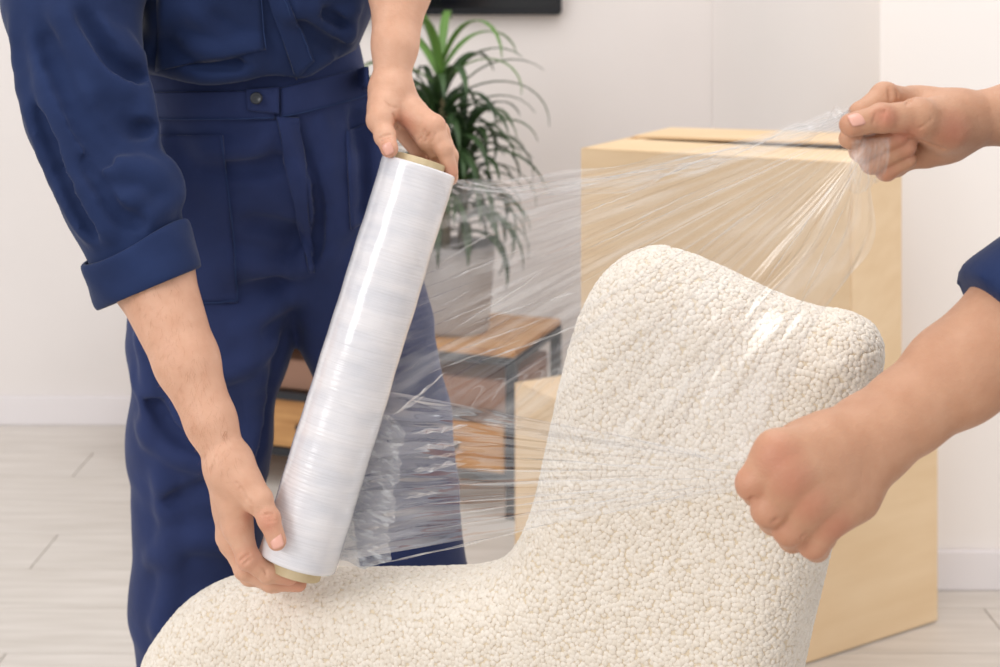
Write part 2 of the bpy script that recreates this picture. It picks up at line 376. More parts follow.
# ------------------------------------------------------------------ cardboard boxes
def carton(label, fl, ang, wd, dp, z0, z1, flaps):
    # fl: front-left bottom corner, ang: direction of the front edge
    e = np.array([math.cos(ang), math.sin(ang)]); f2 = np.array([-e[1], e[0]]); c = fl+e*wd/2+f2*dp/2
    root = empty('cardboard_box', (*c, z0)); tag(root, label, 'box', group=None)
    th = .006; h = z1-z0
    def bx(name, cx, cy, sx, sy, zz0, zz1, rx=0, m=M_box, par=None):
        q = c+e*cx+f2*cy; return boxo(name, (sx, sy, zz1-zz0), (*q, zz0), m, par or root, rz=ang, rx=rx, bev=.0012)
    bx('side_panel', 0, -dp/2+th/2, wd, th, z0, z1); bx('side_panel', 0, dp/2-th/2, wd, th, z0, z1)
    bx('side_panel', -wd/2+th/2, 0, th, dp-2*th, z0, z1); bx('side_panel', wd/2-th/2, 0, th, dp-2*th, z0, z1)
    bx('bottom_panel', 0, 0, wd-2*th, dp-2*th, z0, z0+th)
    bx('flap', -wd/4, 0, wd/2-.003, dp-2*th, z1-.012, z1-.006)
    bx('flap', wd/4, 0, wd/2-.003, dp-2*th, z1-.012, z1-.006)
    bx('flap', 0, -dp/4, wd-.004, dp/2-.002, z1-.0055, z1)
    if flaps:
        o = bx('flap', .02, dp/4+.006, wd-.004, dp/2-.002, z1+.001, z1+.007); o.rotation_euler.y = -.016; o.location.z += .004
    else: bx('flap', 0, dp/4, wd-.004, dp/2-.002, z1-.0055, z1); bx('packing_tape', 0, 0, wd+.001, .05, z1+.0003, z1+.0009, m=mat('packing_tape', srgb(196, 160, 110), .25))
    return root
aB = math.atan2(.51, .86); RB = np.array([.894, 2.836]); eB = np.array([math.cos(aB), math.sin(aB)])
carton('large cardboard box on the floor supporting the smaller box', RB-eB*.75, aB, .75, .43, .003, .493, False)
aA = -math.radians(28); zA = CAMZ-148*2.7/F
carton('smaller cardboard box with loose top flaps stacked on the large box', np.array([.157, 2.7]), aA, .524, .42, .496, zA, True)

# ------------------------------------------------------------------ boucle armchair
def poly_sdf(X, Y, pts):
    n = len(pts); d = np.full(X.shape, 1e9, np.float32); sgn = np.ones(X.shape, np.float32)
    for i in range(n):
        a, b = pts[i], pts[(i+1) % n]; ex, ey = b[0]-a[0], b[1]-a[1]; wx, wy = X-a[0], Y-a[1]
        t = np.clip((wx*ex+wy*ey)/(ex*ex+ey*ey), 0, 1); d = np.minimum(d, (wx-ex*t)**2+(wy-ey*t)**2)
        c1, c2, c3 = Y >= a[1], Y < b[1], ex*wy > ey*wx; fl = (c1 & c2 & c3) | (~c1 & ~c2 & ~c3); sgn = np.where(fl, -sgn, sgn)
    return sgn*np.sqrt(d)
def catmull(pts, sub=6, closed=True):
    pts = [np.array(p, float) for p in pts]; n = len(pts); out = []
    for i in range(n if closed else n-1):
        g = (lambda k: pts[k % n]) if closed else (lambda k: pts[min(max(k, 0), n-1)])
        p0, p1, p2, p3 = g(i-1), g(i), g(i+1), g(i+2)
        for s in range(sub):
            t = s/sub; out.append(.5*((2*p1)+(-p0+p2)*t+(2*p0-5*p1+4*p2-p3)*t*t+(-p0+3*p1-3*p2+p3)*t**3))
    if not closed: out.append(pts[-1])
    return out
CL = np.array([(160-500)/F*1.64, 1.64]); CR = np.array([(830-500)/F*1.38, 1.38])
ce = (CR-CL)/np.linalg.norm(CR-CL); cn = np.array([-ce[1], ce[0]])        # along the side panel, and away from the camera
def onpanel(px, py):                       # pixel -> (s, z) on the panel's mid plane
    rx = (px-500)/F; s = (rx*CL[1]-CL[0])/(ce[0]-rx*ce[1]); d = CL[1]+s*ce[1]; return (s, CAMZ-py*d/F)
outl = [(150, 660), (166, 628), (192, 598), (235, 578), (300, 573), (400, 573), (480, 569), (512, 552), (535, 508), (550, 445), (564, 380),
        (582, 315), (606, 272), (640, 249), (672, 250), (716, 267), (770, 293), (815, 309), (850, 314), (878, 332), (884, 362), (868, 418), (838, 510), (808, 610), (792, 665)]
ol = [onpanel(*q) for q in outl]
z_bot = .16
ol += [(ol[-1][0]-.05, .40), (ol[-1][0]-.09, z_bot), (ol[0][0]+.05, z_bot), (ol[0][0]-.012, .40)]
ol = catmull(ol, 4)
vol = Vol((-.62, 1.12, .10), (.62, 2.2, 1.10), .011)
X, Y, Z = np.meshgrid(*vol.ax, indexing='ij', sparse=True)
sX = (X-CL[0])*ce[0]+(Y-CL[1])*ce[1]; tX = (X-CL[0])*cn[0]+(Y-CL[1])*cn[1]
s1 = (vol.ax[0].max()-vol.ax[0].min())*1.6
sg = np.linspace(-.5, 1.6, 420); zg = vol.ax[2]
SG, ZG = np.meshgrid(sg, zg, indexing='ij'); T2 = poly_sdf(SG, ZG, ol)
si = np.clip((sX[:, :, 0]+.5)/2.1*419, 0, 418.999); i0 = si.astype(int); fr_ = (si-i0)[..., None]
d2 = T2[i0]*(1-fr_)+T2[i0+1]*fr_
def ext(d2, t, half, r):
    a = d2+r; b_ = np.abs(t)-half+r
    return np.minimum(np.maximum(a, b_), 0)+np.sqrt(np.maximum(a, 0)**2+np.maximum(b_, 0)**2)-r
D = ext(d2, tX, .068, .062)
# the back: from the rear end of the side panel away from the camera, the far side and the seat
bdir = np.array([.235, .972]); bdir /= np.linalg.norm(bdir); bn = np.array([bdir[1], -bdir[0]])
def wallslab(p0, q, ln, half, r, ztop, lean=0, z0=z_bot):
    nq = np.array([q[1], -q[0]]); a = (X-p0[0])*q[0]+(Y-p0[1])*q[1]; t = (X-p0[0])*nq[0]+(Y-p0[1])*nq[1]-(Z-.6)*lean
    b1 = np.abs(a-ln/2)-ln/2+r; b2 = np.abs(t)-half+r; b3 = np.abs(Z-(ztop+z0)/2)-(ztop-z0)/2+r
    return np.sqrt(np.maximum(b1, 0)**2+np.maximum(b2, 0)**2+np.maximum(b3, 0)**2)+np.minimum(np.maximum(np.maximum(b1, b2), b3), 0)-r
def smn(a, b_, k):
    h = np.clip(.5+.5*(a-b_)/k, 0, 1); return a+(b_-a)*h-k*h*(1-h)
pb = CR+ce*(-.085)
D = smn(D, wallslab(pb, bdir, .54, .06, .055, .84, .20), .04)
pf = pb+bdir*.54
D = smn(D, wallslab(pf-ce*.28, ce, .26, .055, .05, .60), .04)
D = smn(D, wallslab(pb+bdir*.27-ce*.44, ce, .44, .26, .05, .44, 0, .2), .03)
vol.Fd = D.astype(np.float32); V, Q = vol.mesh(); V = relax(V, Q, 2)
chair = empty('armchair', (.05, 1.7, 0)); tag(chair, 'cream boucle armchair with a rounded arm and tall wing back', 'armchair')
up = link('upholstery', npmesh('upholstery', V, Q), M_chairbase, chair)
# boucle curls standing on the upholstery
ico = bmesh.new(); bmesh.ops.create_icosphere(ico, subdivisions=2, radius=1)
for v_ in ico.verts:
    v_.co.z *= .55
    v_.co.x *= 1.12
    if v_.co.z < -.3: v_.co.z = -.3
    v_.co *= 1+.12*math.sin(5*v_.co.x+3*v_.co.y)
cm = bpy.data.meshes.new('curl'); ico.to_mesh(cm); ico.free(); cm.materials.append(M_boucle); cm.polygons.foreach_set('use_smooth', [True]*len(cm.polygons))
ng = bpy.data.node_groups.new('boucle_curls', 'GeometryNodeTree')
ng.interface.new_socket('Geometry', in_out='INPUT', socket_type='NodeSocketGeometry'); ng.interface.new_socket('Geometry', in_out='OUTPUT', socket_type='NodeSocketGeometry')
def GN(t, **kw):
    n_ = ng.nodes.new(t)
    for k, v_ in kw.items():
        if k in n_.inputs: n_.inputs[k].default_value = v_
        else: setattr(n_, k, v_)
    return n_
gi, go = GN('NodeGroupInput'), GN('NodeGroupOutput')
dp = GN('GeometryNodeDistributePointsOnFaces', distribute_method='POISSON'); dp.inputs['Distance Min'].default_value = .0034; dp.inputs['Density Max'].default_value = 200000
curl_o = bpy.data.objects.new('boucle_curl', cm)
GNmesh = GN('GeometryNodeObjectInfo'); 
ins = GN('GeometryNodeInstanceOnPoints'); rv = GN('FunctionNodeRandomValue', data_type='FLOAT'); rv.inputs[2].default_value = .0025; rv.inputs[3].default_value = .0038
ra = GN('FunctionNodeRandomValue', data_type='FLOAT'); ra.inputs[2].default_value = -3.14; ra.inputs[3].default_value = 3.14
cx = GN('ShaderNodeCombineXYZ'); rot = GN('FunctionNodeRotateRotation', rotation_space='LOCAL') 
e2r = GN('FunctionNodeEulerToRotation')
lk = ng.links.new
lk(gi.outputs[0], dp.inputs['Mesh']); lk(dp.outputs['Points'], ins.inputs['Points']); lk(rv.outputs[1], ins.inputs['Scale'])
lk(ra.outputs[1], cx.inputs['Z']); lk(cx.outputs[0], e2r.inputs[0]); lk(dp.outputs['Rotation'], rot.inputs[0]); lk(e2r.outputs[0], rot.inputs[1]); lk(rot.outputs[0], ins.inputs['Rotation'])
# the curl mesh is supplied by an object whose geometry is never placed in the scene by itself
GNmesh.inputs['Object'].default_value = curl_o; lk(GNmesh.outputs['Geometry'], ins.inputs['Instance']); lk(ins.outputs[0], go.inputs[0])
up2 = link('boucle_curls', up.data.copy(), None, chair); tag(up2, kind='stuff'); up2.modifiers.new('curls', 'NODES').node_group = ng
for (lx, ly) in ((CL+ce*.12), (CR-ce*.2), (pf-ce*.22+cn*0), (CL+ce*.16+cn*.42)):
    lathe('leg', [(.014, 0), (.016, .005), (.024, .18)], M_leg, chair, 16, (lx, ly, .004))

# ================================================================== PEOPLE
def hand_vol(lo, hi, h=.0017): return Vol(lo, hi, h)
def bounds(pts, pad):
    a = np.array(pts); return a.min(0)-pad, a.max(0)+pad
def build_arm(fore, fr_, meta, fingers, extra=(), subs=(), h=.0014, creases=(), redpts=(), kf=.008, sw=1.06):
    """fore: forearm points (elbow..wrist); meta: [(points, radii)] palm bones; fingers: [(points, radii)]"""
    allp = list(fore)+[p for q, _ in meta for p in q]+[p for q, _ in fingers for p in q]
    vo = Vol(*bounds(allp, .05), h)
    vo.chain(fore, fr_, .012)
    for q, r_ in meta: vo.chain(q, r_, .014)
    for q, r_, k in extra: vo.chain(q, r_, k)
    base = vo.Fd.copy()
    fin = np.full_like(vo.Fd, .2)
    for q, r_ in fingers:
        vo.Fd = np.full_like(base, .2); vo.chain(q, r_, .003)
        for j in range(1, len(q)-1):       # knuckle swelling
            vo.cone(q[j], q[j]+1e-5, r_[j]*sw, r_[j]*sw, .003)
        k = .0016; A, d = fin, vo.Fd; hh = np.clip(.5+.5*(A-d)/k, 0, 1); fin = A+(d-A)*hh-k*hh*(1-hh)
    k = kf; hh = np.clip(.5+.5*(base-fin)/k, 0, 1); vo.Fd = base+(fin-base)*hh-k*hh*(1-hh)
    for q, r_, k in subs: vo.chain(q, r_, k, 'sub')
    for pts, r_ in creases:                  # skin folds pressed into the surface
        C3 = []
        for (x, y) in catmull(pts, 5, False):
            dd = np.arange(1.0, 1.75, .0005); q = np.stack([(x-500)*dd/F, dd, CAMZ-y*dd/F], 1); ix = np.round((q-vo.lo)/vo.h).astype(int)
            ok = ((ix >= 0) & (ix < vo.n)).all(1); ix = np.clip(ix, 0, vo.n-1); val = np.where(ok, vo.Fd[ix[:, 0], ix[:, 1], ix[:, 2]], 1)
            hit = np.nonzero(val < 0)[0]
            if len(hit): C3.append(q[hit[0]]-np.array([0, r_*.1, 0]))
        n_ = len(C3)
        if n_ > 2: vo.chain(C3, [r_*(.35+.65*math.sin(math.pi*(i+.5)/n_)) for i in range(n_)], .0014, 'sub')
    V, Q = vo.mesh(); V = relax(V, Q, 1, .5)
    red = np.zeros(len(V))
    for p, rad in redpts: red = np.maximum(red, np.clip(1-np.linalg.norm(V-p, axis=1)/rad, 0, 1)*.75)
    return V, Q, red
def nail(center, dirv, normal, w_, l_, rad, par):
    d = np.array(dirv, float); d /= np.linalg.norm(d); nrm = np.array(normal, float); nrm -= d*(nrm@d); nrm /= np.linalg.norm(nrm); sd = np.cross(d, nrm)
    V = []; Fc = []; nu, nv = 9, 9
    for i in range(nv):
        for j in range(nu):
            u, v_ = j/(nu-1)*2-1, i/(nv-1)*2-1
            uu, vv = u*math.sqrt(1-v_*v_/2), v_*math.sqrt(1-u*u/2); uu = .5*u+.5*uu; vv = .5*v_+.5*vv
            ang = uu*w_/2/rad; V.append(np.array(center)+d*(vv*l_/2)+sd*(rad*math.sin(ang))+nrm*(rad*math.cos(ang)-rad-.0006*vv*vv*2))
    for i in range(nv-1):
        for j in range(nu-1): Fc.append((i*nu+j, i*nu+j+1, (i+1)*nu+j+1, (i+1)*nu+j))
    o = pyd('fingernail', V, Fc, M_nail, par, True); so = o.modifiers.new('thick', 'SOLIDIFY'); so.thickness = .0009; so.offset = 0; return o

def body_coarse(torso, legs, neck, head, hdir, arms, h=.011):
    pts = [p for q, _ in torso+legs+arms for p in q]+[head]
    vo = Vol(*bounds(pts, .24), h)
    for q, r_ in torso: vo.chain(q, r_, .06)
    for q, r_ in legs+arms: vo.chain(q, r_, .03)
    vo.chain(*neck, .03)
    hd = np.array(head); f_ = np.array(hdir, float); f_ /= np.linalg.norm(f_); s_ = np.cross(f_, (0, 0, 1)); s_ /= np.linalg.norm(s_); u_ = np.cross(s_, f_)
    vo.cone(hd+u_*.03-f_*.015, hd+u_*.02+f_*.01, .092, .085, .03); vo.cone(hd-u_*.05+f_*.03, hd-u_*.09+f_*.05, .06, .038, .04)
    vo.cone(hd+f_*.095+u_*.012, hd+f_*.118-u_*.022, .011, .016, .012); vo.cone(hd+f_*.088-u_*.065, hd+f_*.092-u_*.065, .02, .018, .012)
    for sg_ in (-1, 1):
        vo.cone(hd+s_*sg_*.085+u_*.02, hd+s_*sg_*.088-u_*.03, .018, .012, .008); vo.cone(hd+f_*.09+s_*sg_*.034+u_*.01, hd+f_*.1+s_*sg_*.034+u_*.01, .012, .011, .008, 'sub')
    V, Q = vo.mesh(); V = relax(V, Q, 2)
    hv = Vol(hd-.2, hd+.2, .008); hv.cone(hd+u_*.045-f_*.025, hd+u_*.05+f_*.0, .102, .094, .02); hv.cone(hd-f_*.06, hd-f_*.06-u_*.06, .07, .05, .03)
    hv.cone(hd+f_*.13-u_*.06, hd+f_*.10-u_*.02, .10, .07, .02, 'sub')
    HV, HQ = hv.mesh(); eyes = [hd+f_*.083+s_*q*.034+u_*.01 for q in (-1, 1)]
    return (V, Q), (relax(HV, HQ, 3), HQ), eyes
def skin_object(name, parts, label, sm=None):
    Vs, Qs, R, o_ = [], [], [], 0
    for V, Q, r_ in parts: Vs.append(V); Qs.append(Q+o_); R.append(r_); o_ += len(V)
    me = npmesh(name, np.concatenate(Vs), np.concatenate(Qs)); at_ = me.attributes.new('red', 'FLOAT', 'POINT')
    R = np.concatenate(R)
    if len(R) == len(me.vertices): at_.data.foreach_set('value', R.astype(np.float32))
    o = link(name, me, sm or M_skin); tag(o, label, 'person'); return o

# ---------------------------------------------------------------- worker on the left
# roll axis first, hands close on it
RB0, RT0 = P(297, 562, 1.48), P(419, 166, 1.56); RR = .0425; raxis = (RT0-RB0)/np.linalg.norm(RT0-RB0)
# his right hand at the bottom end
wA = P(229, 466, 1.475)
foreA = [P(128, 215, 1.58), P(151, 272, 1.555), P(187, 362, 1.515), P(211, 422, 1.492), wA]; frA = [.05, .045, .0335, .0255, .0212]
mA = [([wA, P(237, 500, 1.470), P(238, 527, 1.466)], [.0195, .0160, .0145]), ([wA, P(232, 505, 1.488), P(231, 536, 1.486)], [.0185, .0165, .0142]),
      ([wA, P(232, 510, 1.505), P(232, 542, 1.506)], [.02, .016, .013]), ([wA, P(236, 510, 1.518), P(237, 543, 1.522)], [.018, .015, .012]),
      ([wA, P(243, 482, 1.462), P(256, 498, 1.452)], [.019, .0150, .0130])]
thA = ([P(246, 484, 1.460), P(260, 501, 1.449), P(269, 519, 1.441), P(277, 541, 1.4365)], [.0148, .0126, .0112, .0098])
ixA = ([P(238, 527, 1.466), P(248, 558, 1.457), P(268, 573, 1.462), P(290, 577, 1.470)], [.0145, .0115, .0100, .0085])
mdA = ([P(230, 536, 1.486), P(245, 569, 1.474), P(270, 582, 1.478), P(299, 584, 1.484)], [.014, .0110, .0094, .0082])
rgA = ([P(232, 542, 1.506), P(250, 575, 1.498), P(276, 583, 1.502), P(296, 582, 1.510)], [.013, .0105, .009, .008])
pkA = ([P(237, 543, 1.522), P(252, 576, 1.522), P(272, 584, 1.526), P(288, 583, 1.53)], [.012, .0095, .0085, .0075])
redA = [(thA[0][2]+np.array([0, -.01, 0]), .018), (thA[0][3], .014), (ixA[0][1], .02), (ixA[0][0], .018), (ixA[0][3], .02), (mdA[0][3], .022), (P(251, 515, 1.455), .012)]
VA = build_arm(foreA, frA, mA, [thA, ixA, mdA, rgA, pkA], redpts=redA, creases=[([(263, 516), (268, 514), (274, 514)], .0011), ([(264, 519.5), (269, 517.5), (275, 517)], .0012), ([(265, 523), (270, 521), (276, 520.5)], .0009),
    ([(240, 561), (246, 556), (252, 553)], .0011), ([(243, 565), (249, 560), (255, 557)], .0011), ([(250, 500), (252, 507), (254, 514)], .0013), ([(262, 568), (266, 572), (266, 579)], .0010), ([(236, 482), (242, 490), (247, 500)], .0010)])
# his left hand on the top end
wB = P(391, 90, 1.595)
foreB = [P(412, -75, 1.70), P(400, -12, 1.645), P(395, 45, 1.612), wB]; frB = [.045, .0365, .0255, .0205]
mB = [([wB, P(400, 104, 1.590), P(412, 113, 1.582)], [.0175, .0150, .0140]), ([wB, P(404, 108, 1.607), P(415, 116, 1.602)], [.018, .017, .015]),
      ([wB, P(402, 110, 1.622), P(412, 122, 1.624)], [.019, .016, .013]), ([wB, P(398, 110, 1.634), P(404, 124, 1.642)], [.017, .014, .012]),
      ([wB, P(384, 108, 1.575), P(380, 119, 1.562)], [.0185, .0155, .0135])]
thB = ([P(385, 108, 1.575), P(380, 121, 1.560), P(385, 136, 1.546), P(389.5, 149, 1.532)], [.0155, .0130, .0115, .0098])
ixB = ([P(413, 113, 1.582), P(433.5, 126, 1.566), P(444, 149, 1.560), P(451, 172, 1.563)], [.0155, .0128, .0098, .0084])
mdB = ([P(416, 116, 1.602), P(438, 132, 1.598), P(449, 156, 1.600), P(451, 178, 1.604)], [.015, .0125, .010, .0085])
rgB = ([P(412, 122, 1.624), P(430, 137, 1.632), P(440, 160, 1.630), P(438, 182, 1.624)], [.013, .0115, .0095, .008])
pkB = ([P(404, 124, 1.642), P(416, 138, 1.648), P(422, 158, 1.642), P(420, 174, 1.632)], [.012, .0105, .009, .0075])
exB = [([P(415, 122, 1.580), P(427, 139, 1.572), P(434, 152, 1.576)], [.0135, .0118, .009], .006), ([P(402, 128, 1.61), P(420, 150, 1.605)], [.013, .012], .006)]
redB = [(P(402, 126, 1.565), .022), (thB[0][3], .016), (ixB[0][1], .016), (thB[0][1], .014), (ixB[0][3], .016)]
VB = build_arm(foreB, frB, mB, [thB, ixB, mdB, rgB, pkB], extra=exB, redpts=redB, creases=[([(425, 142), (428, 137), (430, 132)], .0013), ([(419, 141), (422, 136), (425, 130)], .0011), ([(431, 143), (434, 138), (436, 133)], .0010),
    ([(379, 139), (385, 136), (391, 135)], .0011), ([(380, 142), (386, 139), (392, 138)], .0010), ([(393, 114), (396, 121), (398, 128)], .0018), ([(384, 100), (390, 106), (396, 108)], .0009)])

hip = P(262, 190, 1.86); chest = np.array([-.315, 1.77, 1.33])
legL = [P(218, 230, 1.855), P(205, 440, 1.87), P(196, 640, 1.88), np.array([-.405, 1.90, .06])]
legR = [P(322, 230, 1.875), P(382, 430, 1.90), P(420, 600, 1.92), np.array([-.08, 1.95, .06])]
torso1 = [([hip, chest+np.array([0, .03, 0]), chest+np.array([0, .02, .12])], [.085, .09, .085]), ([np.array([-.46, 1.70, 1.36]), np.array([-.16, 1.82, 1.45])], [.05, .05])]
legs1 = [(legL, [.07, .055, .05, .042]), (legR, [.07, .055, .05, .042])]
arms1 = [([np.array([-.48, 1.68, 1.36]), P(72, 0, 1.63), P(90, 110, 1.60), foreA[0]], [.045, .042, .042, .042]), ([np.array([-.16, 1.80, 1.44]), foreB[0]+np.array([0, .02, 0]), foreB[0]], [.052, .044, .036])]
nk = ([chest+np.array([0, .01, .15]), np.array([-.31, 1.73, 1.58])], [.06, .056])
(bV, bQ), (hV, hQ), ey1 = body_coarse(torso1, legs1, nk, np.array([-.31, 1.70, 1.70]), (0, -1, -.45), arms1)
person = skin_object('person', [VA, VB, (bV, bQ, np.zeros(len(bV)))], 'person in navy coveralls holding both ends of the film roll')
link('hair', npmesh('hair', hV, hQ), M_hair, person)
nail(thA[0][3]+np.array([.0008, -.0097, .0040]), np.array(P(278, 547, 1.43))-P(273, 530, 1.437), (.05, -1, .22), .0135, .0155, .0095, person)
nail(mdA[0][3]+np.array([-.001, -.0070, .0035]), mdA[0][3]-mdA[0][2], (.1, -.9, .35), .0085, .0095, .0072, person)
nail(thB[0][3]+np.array([-.0012, -.0099, .0012]), thB[0][3]-thB[0][2]+np.array([0, .012, 0]), (-.12, -1, .0), .0115, .0130, .0100, person)
# fine hair on the forearm
hb = []; hf = []
bv = BVHTree.FromPolygons([Vector(p) for p in VA[0]], [list(map(int, q)) for q in VA[1]])
for i in range(420):
    t = random.random(); a = random.uniform(-1, 1); k = min(int(t*3), 2)+1; tt = t*3-int(t*3); k = min(k, 3)
    c = foreA[k]*(1-tt)+foreA[k+1]*tt
    dr = Vector((a, -1, random.uniform(-.3, .6))).normalized(); hit = bv.ray_cast(Vector(c)+dr*.12, -dr)
    if hit[0] is None: continue
    p, nn = hit[0], hit[1]; dn = Vector(foreA[4]-foreA[1]).normalized(); g = (dn*.75+Vector((random.uniform(-.8, .2), 0, random.uniform(-.4, .2)))).normalized()
    ln = random.uniform(.006, .012); p1 = p+(g*.9+nn*.30)*ln*.5; p2 = p+(g*1.0+nn*.20)*ln; sd = nn.cross(g).normalized()*.00008
    i0_ = len(hb); hb += [p-sd, p+sd, p1+sd*.8, p1-sd*.8, p2]; hf += [(i0_, i0_+1, i0_+2, i0_+3), (i0_+3, i0_+2, i0_+4)]
ah = pyd('arm_hair', hb, hf, M_armhair, person); tag(ah, kind='stuff')

# ---- coverall: trousers
h = .0055
def bvh(V, Q): return BVHTree.FromPolygons([Vector(p) for p in V], [list(map(int, q)) for q in Q])
def cast(bv_, px, py):
    o_ = Vector((0, 0, CAMZ)); d_ = (Vector(P(px, py, 1.0))-o_).normalized(); hit = bv_.ray_cast(o_, d_)
    return hit[0], hit[1]
def folds(vo, bv_, ridges, mode='add'):            # cloth folds: rounded ridges and creases that follow the cloth surface
    for pts, r_, k in ridges:
        pp = catmull(pts, 4, False); C3 = []
        for p in pp:
            hp, hn = cast(bv_, *p)
            if hp is not None: C3.append(np.array(hp-hn*r_*.45) if mode == 'add' else np.array(hp+hn*r_*.35))
        n_ = len(C3)
        if n_ < 3: continue
        rad = [max(.0015, r_*min(1, .25+1.6*math.sin(math.pi*(i+.3)/(n_-.4)))) for i in range(n_)]
        for i in range(n_-1):
            if np.linalg.norm(C3[i+1]-C3[i]) < .06: vo.cone(C3[i], C3[i+1], rad[i], rad[i+1], k, mode)
vo = Vol((-.66, 1.60, .05), (.12, 2.10, 1.30), h)
vo.chain([P(256, 20, 1.83), P(256, 78, 1.83), P(264, 150, 1.85)], [.105, .122, .134], .03, flat=(1, 0, 0), fs=1.12)
vo.chain([P(226, 190, 1.845), P(212, 330, 1.855), P(199, 440, 1.87), P(198, 600, 1.88), np.array([-.40, 1.90, .06])], [.115, .104, .090, .085, .082], .03)
vo.chain([P(318, 180, 1.865), P(364, 320, 1.885), P(394, 420, 1.90), P(417, 590, 1.92), np.array([-.08, 1.95, .06])], [.105, .090, .078, .072, .08], .012)
V, Q = vo.mesh(); bv0 = bvh(V, Q)
folds(vo, bv0, [
    ([(278, 118), (292, 165), (311, 205), (309, 250), (300, 275)], .013, .010), ([(306, 262), (270, 268), (228, 262)], .008, .02), ([(300, 290), (272, 305), (240, 330)], .008, .02),
    ([(165, 130), (178, 200), (172, 280)], .009, .02), ([(335, 130), (350, 180), (340, 240)], .011, .018), ([(274, 130), (245, 148), (200, 150)], .008, .018),
    ([(362, 90), (374, 150), (375, 215)], .010, .02), ([(140, 420), (175, 455), (225, 466)], .008, .018), ([(135, 375), (160, 412), (205, 425)], .008, .018), ([(150, 560), (190, 540), (235, 545)], .008, .02),
    ([(160, 470), (172, 560), (160, 640)], .009, .02), ([(322, 120), (332, 190), (328, 270)], .009, .018), ([(140, 330), (152, 380), (150, 440)], .008, .02), ([(250, 330), (258, 400), (245, 470)], .008, .02), ([(275, 340), (230, 372), (180, 380)], .007, .02)])
folds(vo, bv0, [([(296, 120), (316, 190), (319, 235), (312, 262)], .007, .006), ([(285, 160), (250, 170), (205, 168)], .007, .014), ([(245, 222), (275, 228), (303, 236)], .007, .014), ([(170, 500), (205, 488), (240, 470)], .006, .014),
    ([(352, 110), (362, 160), (360, 220)], .006, .012), ([(285, 335), (268, 400), (255, 460)], .007, .014), ([(150, 395), (185, 440), (230, 445)], .006, .014), ([(280, 280), (250, 290), (225, 300)], .006, .012)], 'sub')
X, Y, Z = np.meshgrid(*vo.ax, indexing='ij', sparse=True)
vo.Fd += .0014*np.sin(38*Z+17*X+2.5*np.sin(13*X+9*Y))*np.sin(21*X-14*Z+1.7)+.0007*np.sin(85*X+60*Z+3*np.sin(30*Z))
vo.Fd = np.maximum(vo.Fd, np.maximum(Z-1.26, .055-Z)).astype(np.float32)
V, Q = vo.mesh(); V = relax(V, Q, 1)
cov = link('trousers', npmesh('trousers', V, Q), M_navy2, person)
bvT = bvh(V, Q)
# ---- coverall: blouse
vo = Vol((-.76, 1.42, .93), (.10, 2.08, 1.64), h)
vo.chain([P(246, 22, 1.80), chest, np.array([-.31, 1.765, 1.46])], [.128, .138, .115], .05, flat=(1, 0, 0), fs=1.14)
vo.chain([np.array([-.47, 1.70, 1.37]), np.array([-.31, 1.77, 1.46]), np.array([-.16, 1.80, 1.46])], [.078, .09, .078], .05)
vo.chain([P(160, 52, 1.735), P(215, 56, 1.715), P(270, 52, 1.715), P(325, 28, 1.735)], [.03, .040, .040, .034], .03)       # blouse bagging over the waist
vo.chain([np.array([-.16, 1.80, 1.45]), P(455, -105, 1.80), P(418, -85, 1.715)], [.08, .072, .065], .03)
X, Y, Z = np.meshgrid(*vo.ax, indexing='ij', sparse=True)
hem = 1.174+.62*np.maximum(0, X+.245)+.004*np.sin(40*X)
vo.Fd = np.maximum(vo.Fd, hem-Z).astype(np.float32)
V, Q = vo.mesh(); bv0 = bvh(V, Q)
folds(vo, bv0, [([(150, 15), (180, 45), (230, 55)], .009, .016), ([(285, 5), (318, 28), (350, 40)], .010, .014), ([(190, 10), (235, 30), (258, 58)], .009, .016), ([(150, 62), (200, 74), (258, 66)], .009, .014),
    ([(300, 72), (332, 54), (352, 25)], .009, .012), ([(310, 5), (335, 18), (358, 6)], .007, .014), ([(170, 5), (150, 40), (148, 60)], .01, .016)])
folds(vo, bv0, [([(295, 20), (325, 42), (348, 50)], .006, .012), ([(165, 35), (200, 62), (245, 64)], .005, .012), ([(320, 10), (345, 24)], .005, .01), ([(210, 10), (245, 35)], .006, .012)], 'sub')
vo.Fd += .0014*np.sin(33*Z+21*X+2.5*np.sin(11*X+9*Y))*np.sin(25*X-19*Z+.7)
V, Q = vo.mesh(); V = relax(V, Q, 1)
blouse = link('coverall_top', npmesh('coverall_top', V, Q), M_navy, person)
bvB = bvh(V, Q)
# ---- right sleeve
vo = Vol((-.76, 1.42, .93), (-.30, 1.84, 1.50), .0042)
vo.chain([np.array([-.475, 1.68, 1.365]), P(72, 0, 1.63), P(89, 110, 1.60), P(119, 195, 1.575), P(140, 252, 1.562)], [.084, .0745, .068, .060, .055], .022)
V, Q = vo.mesh(); bv0 = bvh(V, Q)
folds(vo, bv0, [([(14, 20), (32, 110), (66, 195), (95, 240)], .011, .016), ([(30, 30), (58, 100), (100, 158), (150, 172), (172, 190)], .013, .014), ([(118, 30), (138, 75), (144, 110), (152, 150)], .012, .014),
    ([(55, 5), (92, 55), (136, 95)], .011, .016), ([(172, 188), (162, 210), (128, 228)], .010, .010), ([(60, 150), (88, 205), (112, 238)], .010, .014), ([(78, 180), (112, 200), (142, 198)], .008, .012),
    ([(45, 55), (52, 120), (78, 172)], .009, .014), ([(95, 20), (120, 50), (140, 60)], .009, .014), ([(160, 160), (172, 178), (176, 205)], .011, .012)])
